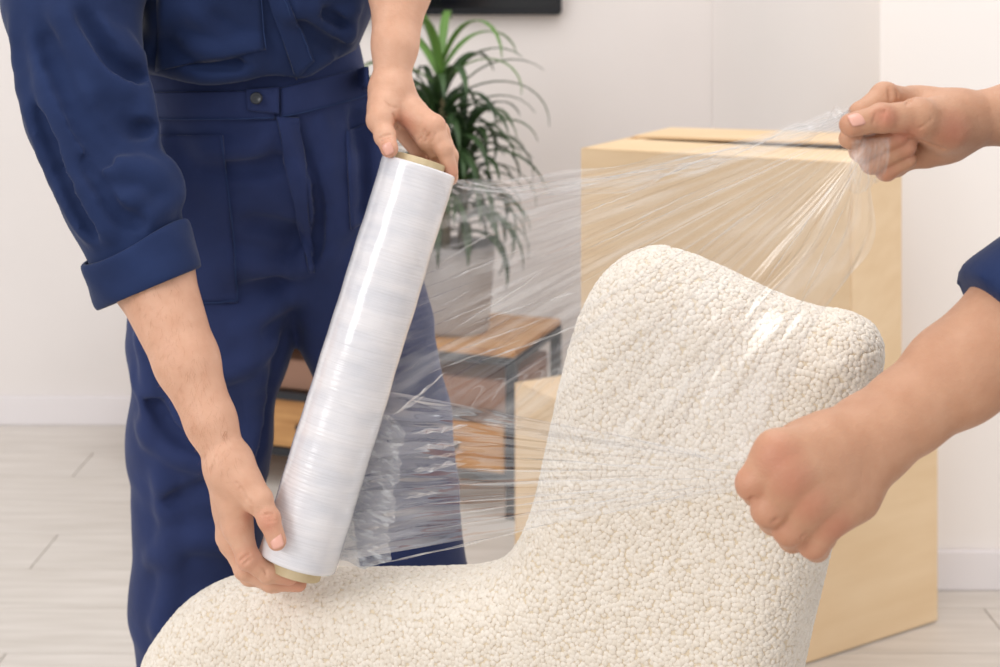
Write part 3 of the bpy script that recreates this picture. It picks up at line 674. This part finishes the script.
folds(vo, bv0, [([(42, 25), (75, 105), (125, 150)], .008, .012), ([(85, 160), (118, 214), (142, 222)], .006, .010), ([(38, 105), (72, 188), (98, 235)], .006, .010), ([(80, 10), (110, 60), (140, 80)], .007, .012),
    ([(100, 100), (128, 128), (148, 130)], .007, .012), ([(60, 60), (78, 125), (110, 165)], .006, .010)], 'sub')
X, Y, Z = np.meshgrid(*vo.ax, indexing='ij', sparse=True)
vo.Fd += .0012*np.sin(43*Z+31*X+2.5*np.sin(15*X+9*Y))*np.sin(35*X-29*Z+.7)
ax_ = (P(148, 285, 1.558)-P(128, 222, 1.568)); ax_ /= np.linalg.norm(ax_); c0 = P(146, 268, 1.56)
vo.Fd = np.maximum(vo.Fd, (X-c0[0])*ax_[0]+(Y-c0[1])*ax_[1]+(Z-c0[2])*ax_[2]).astype(np.float32)
V, Q = vo.mesh(); V = relax(V, Q, 4)
sleeve = link('sleeve', npmesh('sleeve', V, Q), M_navy, person)
# rolled cuff
def cuff(name, c, axis, major, r0, r1, ln, th, m, par, seed=0):
    a = np.array(axis); a /= np.linalg.norm(a); u = np.array(major, float); u -= a*(u@a); u /= np.linalg.norm(u); v_ = np.cross(a, u)
    prof = [(0, 0), (.0, th*.6), (-.04, th), (-.2, th*1.15), (-.5, th*1.0), (-.85, th*1.1), (-1.0, th*.75), (-1.03, th*.2), (-.98, -th*.3), (-.5, -th*.5), (0, -th*.4)]
    V = []; Fc = []; seg = 72; n_ = len(prof)
    for (t, o_) in prof:
        for k in range(seg):
            an = 2*math.pi*k/seg; wob = .0022*math.sin(3*an+seed+t*2)+.0012*math.sin(7*an+2*seed-t*5)
            V.append(np.array(c)+a*(-t-1)*ln*(1+.10*math.sin(an*2+seed))+u*math.cos(an)*(r0+o_+wob)+v_*math.sin(an)*(r1+o_+wob))
    for i in range(n_):
        for k in range(seg): Fc.append((i*seg+k, i*seg+(k+1) % seg, ((i+1) % n_)*seg+(k+1) % seg, ((i+1) % n_)*seg+k))
    o = pyd(name, V, Fc, m, par, True); so = o.modifiers.new('sub', 'SUBSURF'); so.levels = so.render_levels = 1; return o
ca_, cb_ = P(133, 238, 1.562), P(152, 287, 1.556)
cuff('sleeve_cuff', cb_, cb_-ca_, (1, 0, .35), .0575, .056, .052, .005, M_navy, sleeve, 1.0)
# ---- details laid on the cloth
def patch(name, bv_, quad, m, par, off=.002, th=.003, nu=14, nv=14):
    V = []; Fc = []; q = [np.array(c, float) for c in quad]
    for i in range(nv):
        for j in range(nu):
            u, v_ = j/(nu-1), i/(nv-1); p = (q[0]*(1-u)+q[1]*u)*(1-v_)+(q[3]*(1-u)+q[2]*u)*v_
            hp, hn = cast(bv_, *p)
            if hp is None: hp, hn = Vector(P(p[0], p[1], 1.72)), Vector((0, -1, 0))
            V.append(hp+Vector((hn.x*.6, hn.y*.6-.4, hn.z*.6)).normalized()*off)
    V = np.array(V); Q_ = np.array([(i*nu+j, i*nu+j+1, (i+1)*nu+j+1, (i+1)*nu+j) for i in range(nv-1) for j in range(nu-1)]); V = relax(V, Q_, 1, .3)
    o = pyd(name, V, Q_, m, par, True); so = o.modifiers.new('thick', 'SOLIDIFY'); so.thickness = th; so.offset = 0
    return o
def seam(name, bv_, pts, m, par, r_=.0011, off=.0012, sub=6, zig=0):
    pp = catmull(pts, sub, False); V = []
    for i, p in enumerate(pp):
        hp, hn = cast(bv_, *p)
        if hp is not None: V.append(hp+hn*(off+zig*(.5-(i % 2))))
    if len(V) > 2: return tube(name, V, r_, m, par, 6)
patch('chest_pocket', bvB, [(158, -8), (263, -8), (266, 50), (156, 72)], M_navy, blouse, .003, .004)
patch('placket', bvB, [(266, -8), (285, -8), (314, 62), (296, 80)], M_navy, blouse, .003, .004)
seam('stitching', bvB, [(261, -6), (263, 20), (263.5, 48)], M_stitch, blouse, .0007, .0055)
seam('stitching', bvB, [(282, -6), (300, 35), (310, 60)], M_stitch, blouse, .0007, .0055)
patch('waistband', bvT, [(150, 92), (276, 90), (276, 120), (152, 120)], M_navy2, cov, .002, .004)
patch('waistband', bvT, [(279, 88), (368, 66), (370, 96), (280, 118)], M_navy2, cov, .002, .004)
tb = patch('button_tab', bvT, [(246, 88), (280, 86), (280, 114), (247, 110)], M_navy2, cov, .006, .003, 8, 8)
patch('fly_flap', bvT, [(276, 116), (299, 116), (315, 272), (309, 272)], M_navy2, cov, .004, .004, 10, 26)
patch('hip_pocket', bvT, [(160, 134), (224, 134), (239, 304), (178, 304)], M_navy2, cov, .0022, .003, 14, 26)
patch('side_pocket', bvT, [(345, 130), (382, 118), (384, 215), (350, 230)], M_navy2, cov, .0022, .003, 10, 20)
seam('stitching', bvT, [(222, 137), (229, 190), (235, 250), (237, 302)], M_stitch, cov, .0007, .0045, 10)
seam('stitching', bvT, [(182, 302), (210, 302), (236, 302)], M_stitch, cov, .0007, .0045)
seam('stitching', bvT, [(155, 118), (215, 118), (274, 118)], M_stitch, cov, .0007, .0048)
seam('stitching', bvT, [(282, 116), (325, 106), (368, 94)], M_stitch, cov, .0007, .0048)
def button(bv_, px, py, par, rad=.0075, off=.011):
    hp, hn = cast(bv_, px, py); hn = Vector((0, -1, .15)).normalized()
    o = lathe('button', [(rad*.9, -.001), (rad, .0005), (rad, .002), (rad*.85, .0028), (rad*.6, .0018), (.0004, .0018)], M_button, None, 24)
    o.location = hp+hn*off; o.rotation_euler = hn.to_track_quat('Z', 'Y').to_euler(); o.parent = par; return o
button(bvT, 258, 99, tb)
button(bvB, 137, -2, blouse, .007, .004)
for fx, fy in ((-.40, 1.86), (-.08, 1.91)):
    sv = Vol((fx-.08, fy-.22, -.01), (fx+.08, fy+.14, .14), .006); sv.chain([np.array([fx, fy+.05, .045]), np.array([fx, fy-.12, .04])], [.045, .044], .02); sv.chain([np.array([fx, fy+.04, .09]), np.array([fx, fy+.03, .05])], [.045, .045], .02)
    Zs = sv.ax[2][None, None, :]; sv.Fd = np.maximum(sv.Fd, .004-Zs); V, Q = sv.mesh(); link('shoe', npmesh('shoe', V, Q), M_shoe, person)

# ---------------------------------------------------------------- worker on the right
wC = P(957, 121, 1.215)
foreC = [P(1290, 95, 1.27), P(1130, 105, 1.24), P(1020, 114, 1.222), wC]; frC = [.042, .037, .027, .0235]
mC = [([wC, P(928, 108, 1.225), P(910, 102, 1.232)], [.020, .0155, .0128]), ([wC, P(925, 114, 1.235), P(912, 109, 1.245)], [.020, .016, .0135]),
      ([wC, P(930, 128, 1.232), P(920, 140, 1.24)], [.020, .017, .0135]), ([wC, P(945, 141, 1.222), P(926, 154, 1.222)], [.020, .0165, .0120]),
      ([wC, P(942, 125, 1.20), P(920, 119, 1.187)], [.021, .0195, .016])]
thC = ([P(945, 125, 1.20), P(918, 118, 1.183), P(882, 118, 1.172), P(851, 125, 1.166)], [.019, .0155, .0118, .0100])
ixC = ([P(914, 104, 1.228), P(885, 97, 1.204), P(862, 114, 1.190), P(849, 139, 1.184)], [.0135, .0122, .0102, .0088])
mdC = ([P(918, 112, 1.246), P(872, 118, 1.228), P(862, 150, 1.192), P(898, 137, 1.187)], [.0135, .0112, .0102, .0086])
rgC = ([P(925, 130, 1.245), P(880, 145, 1.228), P(872, 162, 1.198), P(907, 147, 1.190)], [.0125, .0108, .0098, .0082])
pkC = ([P(930, 148, 1.232), P(895, 165, 1.226), P(886, 170, 1.202), P(908, 160, 1.196)], [.0112, .0098, .0088, .0076])
redC = [(P(951, 130, 1.18), .022), (thC[0][2]+np.array([0, -.012, .002]), .016), (thC[0][3], .013), (P(905, 135, 1.175), .02), (mdC[0][3], .016), (rgC[0][3], .014), (pkC[0][2], .016)]
VC = build_arm(foreC, frC, mC, [thC, ixC, mdC, rgC, pkC], redpts=redC, creases=[([(888.5, 88), (890, 95), (890.5, 102)], .0014), ([(912, 97), (909, 101), (906, 105)], .0014), ([(896, 90), (898, 96), (897, 102)], .0009), ([(907, 131), (912, 137), (926, 143), (945, 149)], .0016),
    ([(881, 110), (879, 117), (877, 124)], .0010), ([(885, 110), (883, 117), (881, 124)], .0011), ([(877, 110), (875, 117), (873, 124)], .0009), ([(932, 118), (926, 124), (918, 129)], .0006)])
wD = P(872, 437, 1.115)
foreD = [P(1100, 265, 1.16), P(1030, 318, 1.15), P(955, 375, 1.135), P(905, 413, 1.122), wD]; frD = [.054, .048, .0390, .0320, .0305]
mD = [([wD, P(815, 450, 1.088), P(777, 453, 1.072)], [.028, .019, .0140]), ([wD, P(820, 470, 1.080), P(787, 473, 1.066)], [.027, .019, .0145]),
      ([wD, P(832, 485, 1.083), P(805, 496, 1.070)], [.026, .0185, .014]), ([wD, P(850, 492, 1.093), P(824, 518, 1.080)], [.027, .021, .0138]),
      ([wD, P(828, 440, 1.10), P(797, 448, 1.10)], [.025, .018, .013])]
ixD = ([P(776, 454, 1.072), P(752.5, 484, 1.070), P(757, 492, 1.098), P(775, 480, 1.112)], [.0140, .0126, .0112, .0095])
mdD = ([P(787, 473, 1.066), P(768, 510, 1.064), P(773, 520, 1.094), P(790, 508, 1.108)], [.0145, .0125, .0110, .0095])
rgD = ([P(805, 496, 1.070), P(788, 529, 1.068), P(792, 538, 1.096), P(808, 526, 1.110)], [.0140, .0120, .0105, .009])
pkD = ([P(823, 517, 1.080), P(812, 543, 1.078), P(816, 548, 1.102), P(826, 538, 1.114)], [.0132, .0112, .0098, .0085])
thD = ([P(800, 448, 1.10), P(774, 460, 1.108), P(763, 472, 1.118), P(768, 488, 1.125)], [.0155, .0135, .0115, .0095])
redD = [(ixD[0][0]+np.array([0, -.013, 0]), .024), (mdD[0][0]+np.array([0, -.013, 0]), .022), (rgD[0][0]+np.array([0, -.012, 0]), .02), (pkD[0][0]+np.array([.004, -.012, .0]), .022),
        (ixD[0][1], .02), (mdD[0][1], .018), (rgD[0][1], .018), (pkD[0][1], .018)]
exD = [([P(785, 466, 1.074), P(812, 503, 1.078)], [.016, .0155], .014), ([P(800, 460, 1.078), P(835, 495, 1.085)], [.019, .019], .014), ([P(779, 452, 1.066), P(850, 440, 1.088)], [.009, .008], .012), ([P(791, 476, 1.060), P(852, 452, 1.084)], [.009, .008], .012), ([P(809, 499, 1.064), P(856, 466, 1.088)], [.009, .008], .012)]
VD = build_arm(foreD, frD, mD, [ixD, mdD, rgD, pkD, thD], extra=exD, redpts=redD, creases=[([(749, 500.5), (751, 499.5), (754, 497)], .0012), ([(772.5, 523), (775, 521), (778, 518)], .0012), ([(801, 539), (803.5, 537), (806, 533.5)], .0012)], kf=.016, sw=1.0)
ch2 = np.array([.86, 1.20, 1.30]); hip2 = np.array([.90, 1.24, .98])
torso2 = [([hip2, ch2, ch2+np.array([-.01, 0, .12])], [.12, .125, .11]), ([np.array([.84, 1.02, 1.42]), np.array([.84, 1.38, 1.42])], [.065, .065])]
legs2 = [([np.array([.90, 1.13, .93]), np.array([.90, 1.10, .5]), np.array([.93, 1.08, .06])], [.095, .062, .042]), ([np.array([.90, 1.34, .93]), np.array([.89, 1.37, .5]), np.array([.92, 1.40, .06])], [.095, .062, .042])]
elC = foreC[0]; elD = foreD[0]+np.array([.06, 0, .03])
arms2 = [([np.array([.83, 1.38, 1.42]), elC], [.052, .042]), ([np.array([.83, 1.03, 1.42]), elD, foreD[0]], [.052, .046, .046])]
nk2 = ([ch2+np.array([0, 0, .15]), np.array([.83, 1.20, 1.56])], [.06, .056])
(bV, bQ), (hV, hQ), ey2 = body_coarse(torso2, legs2, nk2, np.array([.80, 1.20, 1.67]), (-1, 0, -.4), arms2)
per2 = skin_object('person', [VC, VD, (bV, bQ, np.zeros(len(bV)))], 'person at the right edge stretching the film with two bare forearms', M_skin2)
link('hair', npmesh('hair', hV, hQ), M_hair, per2)
nail(thC[0][3]+np.array([.0030, -.0086, .0062]), thC[0][3]-thC[0][2], (-.1, -.82, .55), .0125, .0135, .0094, per2)
vo = Vol((.30, .90, .02), (1.14, 1.62, 1.60), .009)
vo.chain([hip2, ch2, ch2+np.array([-.01, 0, .14])], [.145, .15, .12], .05); vo.chain([np.array([.84, 1.02, 1.42]), np.array([.84, 1.38, 1.42])], [.085, .085], .04)
for q, r_ in legs2: vo.chain(q, [.115, .09, .085], .03)
vo.chain([np.array([.83, 1.38, 1.42]), elC, P(1180, 102, 1.25)], [.075, .062, .055], .02)
slD = P(1012, 288, 1.148); axD = foreD[1]-foreD[0]; axD /= np.linalg.norm(axD)
vo.chain([np.array([.83, 1.03, 1.42]), elD, P(1020, 322, 1.150)], [.078, .070, .064], .02)
X, Y, Z = np.meshgrid(*vo.ax, indexing='ij', sparse=True)
vo.Fd += .003*np.sin(33*Z+21*X+2.5*np.sin(11*X+9*Y))*np.sin(25*X-19*Z+.7)
c_ = P(988, 306, 1.148); ax2 = axD
vo.Fd = np.where((X < .62) & (Y < 1.22), np.maximum(vo.Fd, (X-c_[0])*ax2[0]+(Y-c_[1])*ax2[1]+(Z-c_[2])*ax2[2]), vo.Fd)
vo.Fd = np.maximum(vo.Fd, .06-Z).astype(np.float32)
V, Q = vo.mesh(); V = relax(V, Q, 2); cv2 = link('coverall', npmesh('coverall', V, Q), M_navy, per2)
for fx, fy in ((.90, 1.08), (.89, 1.40)):
    sv = Vol((fx-.22, fy-.08, -.01), (fx+.14, fy+.08, .14), .006); sv.chain([np.array([fx+.05, fy, .045]), np.array([fx-.12, fy, .04])], [.045, .044], .02); sv.chain([np.array([fx+.04, fy, .09]), np.array([fx+.03, fy, .05])], [.045, .045], .02)
    Zs = sv.ax[2][None, None, :]; sv.Fd = np.maximum(sv.Fd, .004-Zs); V, Q = sv.mesh(); link('shoe', npmesh('shoe', V, Q), M_shoe, per2)

# ================================================================== STRETCH FILM
film = empty('stretch_film_roll', tuple(RB0)); tag(film, 'roll of clear stretch film with its unrolled sheet pulled across the armchair', 'film roll')
LR = float(np.linalg.norm(RT0-RB0)); rq = Vector(raxis).to_track_quat('Z', 'Y')
def roll_part(name, prof, m, seg=96, wob=0):
    V = []; Fc = []; n_ = len(prof)
    for i, (r_, z_) in enumerate(prof):
        for k in range(seg):
            a = 2*math.pi*k/seg
            rr = r_+(wob*(.6*math.sin(a*2+z_*14)*math.sin(z_*31)+.5*math.sin(z_*55+2*math.sin(a))+.35*math.sin(z_*140+a*3)) if r_ > .041 else 0)
            V.append((rr*math.cos(a), rr*math.sin(a), z_))
    for i in range(n_-1):
        for k in range(seg): Fc.append((i*seg+k, i*seg+(k+1) % seg, (i+1)*seg+(k+1) % seg, (i+1)*seg+k))
    for k in range(seg): Fc.append(((n_-1)*seg+k, (n_-1)*seg+(k+1) % seg, (k+1) % seg, k))
    o = pyd(name, V, Fc, m, None, True); o.parent = film; o.location = (0, 0, 0); o.rotation_euler = rq.to_euler(); return o
rp_ = [(.0295, 0)]+[(.0295+(.0415-.0295)*i/5, 0) for i in range(1, 6)]+[(.0424, .0012)]+[(RR, .003+(LR-.006)*i/150) for i in range(151)]+[(.0424, LR-.0012)]+[(.0415-(.0415-.0295)*i/5, LR) for i in range(0, 6)]
roll_part('wound_film', rp_, M_wound, 96, .0005)
roll_part('cardboard_core', [(.0245, -.012), (.0285, -.012), (.0292, -.0112), (.0292, LR+.0072), (.0285, LR+.008), (.0245, LR+.008)], M_core, 64)
# ---- the sheet
def rollpt(v):           # take-off line on the side of the roll turned to the chair, v 0 top .. 1 bottom
    c = RT0+(RB0-RT0)*(.012+.976*v); sx = np.array([raxis[2], 0, -raxis[0]]); sx /= np.linalg.norm(sx); back = np.cross(sx, raxis); back = back if back[1] > 0 else -back
    return c+(sx*math.cos(.5)+back*math.sin(.5))*(RR+.0008)
hC0, hC1 = P(846, 112, 1.186), P(872, 150, 1.178)
fist0, fist1 = P(757, 462, 1.09), P(754, 488, 1.09)
vM = .56
def fan(nA, nT, seed, kind):
    r_ = np.random.default_rng(seed); comps = []
    a = np.linspace(0, 1, nA)
    if kind == 1:
        aw = a; left = []; right = []
        M0 = rollpt(vM)
        for q in aw:
            if q < .52: left.append(rollpt(vM*(q/.52)**1.15))
            else:
                t = (q-.52)/.48; t = t**.9; p = M0*(1-t)+fist0*t; p = p+np.array([0, 0, -.018*math.sin(math.pi*t)]); left.append(p)
            right.append(hC0*(1-q)+hC1*q)
        left, right = np.array(left), np.array(right)
    else:
        left = np.array([rollpt(vM+(1-vM)*q) for q in a]); right = np.array([fist0*(1-q)+fist1*q for q in a])
    t = np.linspace(0, 1, nT); T, A = np.meshgrid(t, a, indexing='xy'); T = T**1.0
    Vv = left[:, None, :]*(1-T[..., None])+right[:, None, :]*T[..., None]
    if kind == 1:
        # upper edge sags a little, the free right edge bows outwards
        Vv[..., 2] -= .012*np.sin(np.pi*T)*np.exp(-A*6)
        bow = np.clip((A-.80)/.2, 0, 1)**1.6; tt = 1-T
        Vv[..., 0] += bow*.024*np.exp(-((T-.70)/.17)**2)*np.clip((1-T)/.1, 0, 1)
        Vv[..., 1] += -.02*np.sin(np.pi*T)*bow
    dl = np.linalg.norm(np.gradient(Vv, axis=0), axis=-1)*nA         # metres per unit a
    disp = np.zeros_like(A)
    ncyc = 36 if kind == 1 else 18
    warp = A+.004*np.sin(9*T+20*A)+.003*np.sin(23*T-33*A)
    for i in range(26):
        f_ = ncyc*(.12+1.1*r_.random()); ph = r_.random()*6.28; am = .30*(.5+r_.random())
        e0 = r_.random(); env = .35+.65*np.clip(np.sin(2*np.pi*(T*(.4+1.2*r_.random())+e0)+8*A*r_.random()), 0, 1)
        disp += am*env*np.sin(6.283*f_*warp+ph)/f_
    disp *= dl*.075*np.clip(.25+T*1.2, 0, 1)
    disp = np.clip(disp, -.006, .006)
    # sharper ridge pleats running the length of the pull
    for i in range(34 if kind == 1 else 10):
        c_ = r_.random(); wd = (.003+.006*r_.random()) if kind == 1 else (.010+.015*r_.random()); t0_ = r_.random()*.5; t1_ = t0_+.25+.5*r_.random()
        env = np.clip((T-t0_)/.12, 0, 1)*np.clip((t1_-T)/.12, 0, 1)
        disp += env*.42*wd*dl*np.exp(-((warp-c_)/wd)**2)
    if kind == 2:      # loose horizontal waves beside the roll
        disp += (.0042*np.sin(6.283*(A*6.5+.35*np.sin(5*T)+.25*np.sin(11*A)))+.0015*np.sin(6.283*(A*14+.8*T+.12*np.sin(28*T+9*A))))*np.exp(-((T-.15)/.15)**2)
    else:
        near = np.exp(-T*7)*np.clip((A-.2)/.2, 0, 1)*np.clip((.55-A)/.05, 0, 1)
        disp += near*(.003*np.sin(6.283*(A*26+T*2.5))+.0016*np.sin(6.283*(A*61-T*3)))
        disp += .010*np.exp(-(A/.018)**2)*np.sin(T*22)*.4
    gu = np.gradient(Vv, axis=1); gv = np.gradient(Vv, axis=0); nn = np.cross(gv, gu); nn /= np.maximum(np.linalg.norm(nn, axis=-1, keepdims=True), 1e-12)
    nn = np.where(nn[..., 1:2] > 0, -nn, nn); edge = np.clip(T/.02, 0, 1)
    if kind == 1: edge = edge*np.where(A > .52, np.clip(.15+T*8, 0, 1), 1)
    Vv = Vv+nn*(disp*edge)[..., None]
    uv = np.stack([T, A*(26 if kind == 1 else 11)+seed*7], -1)
    return Vv, uv
def sheet(name, Vv, uv, m, par):
    nA, nT = Vv.shape[:2]; ii = np.arange(nA*nT).reshape(nA, nT)
    Q_ = np.stack([ii[:-1, :-1], ii[1:, :-1], ii[1:, 1:], ii[:-1, 1:]], -1).reshape(-1, 4)
    me = npmesh(name, Vv.reshape(-1, 3), Q_); lay = me.uv_layers.new(name='UVMap')
    li = np.zeros(len(me.loops), np.int32); me.loops.foreach_get('vertex_index', li); lay.data.foreach_set('uv', uv.reshape(-1, 2)[li].astype(np.float32).ravel())
    return link(name, me, m, par)
sheet('stretched_sheet', *fan(900, 150, 3, 1), M_film, film)
sheet('stretched_sheet', *fan(360, 150, 5, 2), M_film_lo, film)
# doubled layer clinging beside the roll, dark reflections coloured grey, ragged free edge
nA, nT = 260, 50; Vl = np.zeros((nA, nT, 3)); uvl = np.zeros((nA, nT, 2))
for i in range(nA):
    q = i/(nA-1); v_ = .62+.37*q; p0 = rollpt(v_); tgt = fist0*(1-q*.7)+fist1*.7*q if v_ > .5 else hC1
    wd = .052+.036*q+.0042*math.sin(q*24)+.0024*math.sin(q*51+1)+.0012*math.sin(q*101)
    if q < .06: wd *= .55+7.5*q
    if q > .92: wd *= 1-(q-.92)*5
    dr = (fist0-p0); dr = dr/np.linalg.norm(dr); dr = dr*np.array([1, 1, .15]); dr /= np.linalg.norm(dr)
    for j in range(nT):
        t = j/(nT-1); w_ = wd*t; off = .004+.0010*math.sin(q*44+t*4)*t+.0014*math.sin(q*17-t*7)+.0010*math.sin(t*11+q*9)*t
        Vl[i, j] = p0+dr*w_+np.array([0, off, 0]); uvl[i, j] = (t, q*30)
sheet('clinging_layer', Vl, uvl, M_film2, film)
# tail of film hanging over the fingers of the upper right hand
nA, nT = 60, 30; Vl = np.zeros((nA, nT, 3)); uvl = np.zeros((nA, nT, 2))
for i in range(nA):
    q = i/(nA-1); a = P(852+40*q, 140-3*q, 1.168+.004*q); b_ = P(846+36*q, 188+6*math.sin(q*5), 1.165+.012*q)
    for j in range(nT):
        t = j/(nT-1); bulge = -.006*math.sin(math.pi*t)+.0022*math.sin(q*40+t*2)+.0012*math.sin(q*90)
        Vl[i, j] = a*(1-t)+b_*t+np.array([0, bulge, 0]); uvl[i, j] = (t, q*9)
sheet('film_tail', Vl, uvl, M_film, film)

# bunched, twisted upper edge of the sheet
path = catmull([P(457, 181, 1.548), P(500, 187, 1.50), P(560, 182.5, 1.445), P(650, 168, 1.365), P(740, 145, 1.28), P(800, 128, 1.225), P(848, 112, 1.183)], 40, False)
for k in range(4):
    n_ = len(path); Vl = np.zeros((5, n_, 3)); uvl = np.zeros((5, n_, 2)); ph = k*1.7
    for i in range(n_):
        t = i/(n_-1); wd = (.0032+.0030*k*t)*(.4+.6*min(1, t*5)); an = ph+t*(9+3*k)+.8*math.sin(t*17+k)
        c_ = np.array(path[i])+np.array([0, -.002*math.sin(t*20+k), -.0035*k*(.3+t*1.5)*(1-t)*2+.0015*math.sin(t*26+2*k)])
        for j in range(5):
            w_ = (j/2-1)*wd; Vl[j, i] = c_+np.array([0, math.sin(an)*w_, math.cos(an)*w_])+np.array([0, .0012*math.sin(j*2.1+t*60), .0010*math.cos(j*1.7+t*47)])
            uvl[j, i] = (t, j*2+k*9)
    sheet('film_edge', Vl, uvl, M_film, film)
# small curls where the film has let go of itself
for (px, py, d, sc) in ((478, 396, 1.42, 1.1), (499, 389, 1.40, 1.2), (521, 384, 1.385, 1.1), (539, 380, 1.37, 1.0), (556, 376, 1.36, .8)):
    pts = catmull([P(px-6*sc, py+10*sc, d), P(px-1*sc, py+2*sc, d-.004), P(px+5*sc, py-6*sc, d-.007), P(px+1*sc, py-9*sc, d-.009), P(px-5*sc, py-6*sc, d-.006)], 8, False)
    n_ = len(pts); Vl = np.zeros((3, n_, 3)); uvl = np.zeros((3, n_, 2))
    for i in range(n_):
        wd = .0016*sc*math.sin(math.pi*(i+.5)/n_)+.0003
        for j in range(3): Vl[j, i] = pts[i]+np.array([(j-1)*wd, -.0012*(j-1)*math.sin(i*.5), .0002]); uvl[j, i] = (i/n_, j)
    sheet('film_curl', Vl, uvl, M_film, film)

# pleat strips along the pull, added as the film's white streaks and glints
def dep(x, low): return 1.535-(x-455)/395*.35 if not low else 1.50-(x-380)/370*.41
for (x0, y0, x1, y1, wpx, low) in ((440, 263, 498, 229, 2.6, 0), (440, 284, 521, 249, 3.0, 0), (441, 306, 470, 291, 2.2, 0), (452, 331, 546, 270, 2.4, 0), (468, 326, 540, 300, 2.2, 0), (536, 304, 577, 292, 2.0, 0), (440, 324, 505, 296, 2.0, 0),
        (455, 352, 545, 318, 2.2, 0), (480, 362, 588, 322, 3.0, 0), (430, 372, 520, 340, 2.4, 0), (582, 214, 640, 190, 2.0, 0), (586, 250, 650, 219, 2.0, 0), (600, 236, 700, 190, 2.0, 0), (640, 226, 760, 172, 2.2, 0), (700, 250, 800, 176, 2.2, 0), (760, 290, 838, 176, 2.6, 0), (800, 300, 850, 196, 3.0, 0),
        (402, 486, 735, 477, 3.0, 1), (425, 504, 660, 487, 2.4, 1), (372, 566, 560, 522, 3.2, 1), (440, 528, 720, 483, 2.4, 1), (520, 459, 738, 472, 3.2, 1), (440, 516, 600, 494, 2.2, 1), (600, 430, 735, 466, 3.0, 1), (470, 470, 600, 471, 2.0, 1), (600, 515, 735, 484, 3.0, 1),
        (412, 434, 468, 425, 7, 1), (414, 450, 462, 442, 8, 1), (412, 471, 458, 463, 8, 1), (425, 458, 466, 452, 5, 1), (404, 498, 442, 492, 4, 1), (398, 412, 446, 372, 5, 1), (392, 416, 425, 396, 4, 1)):
    n_ = 36; Vl = np.zeros((7, n_, 3)); uvl = np.zeros((7, n_, 2)); ph = random.random()*6
    for i in range(n_):
        t = i/(n_-1); x = x0+(x1-x0)*t; y = y0+(y1-y0)*t+.5*math.sin(t*7+ph); d = dep(x, low)-.006
        wv = wpx*(math.sin(math.pi*min(max(t, .02), .98))**.6)*(.75+.25*math.sin(t*19+ph))*.5
        for j in range(7):
            q = j/3-1; Vl[j, i] = P(x, y+q*wv+.3*math.sin(t*23+ph), d+.0016*q*q*min(1, wpx/4)+.0006*math.sin(q*5+t*15+ph)); uvl[j, i] = (t*2+ph, q+ph*3)
    sheet('film_glint_strip', Vl, uvl, M_glint, film)
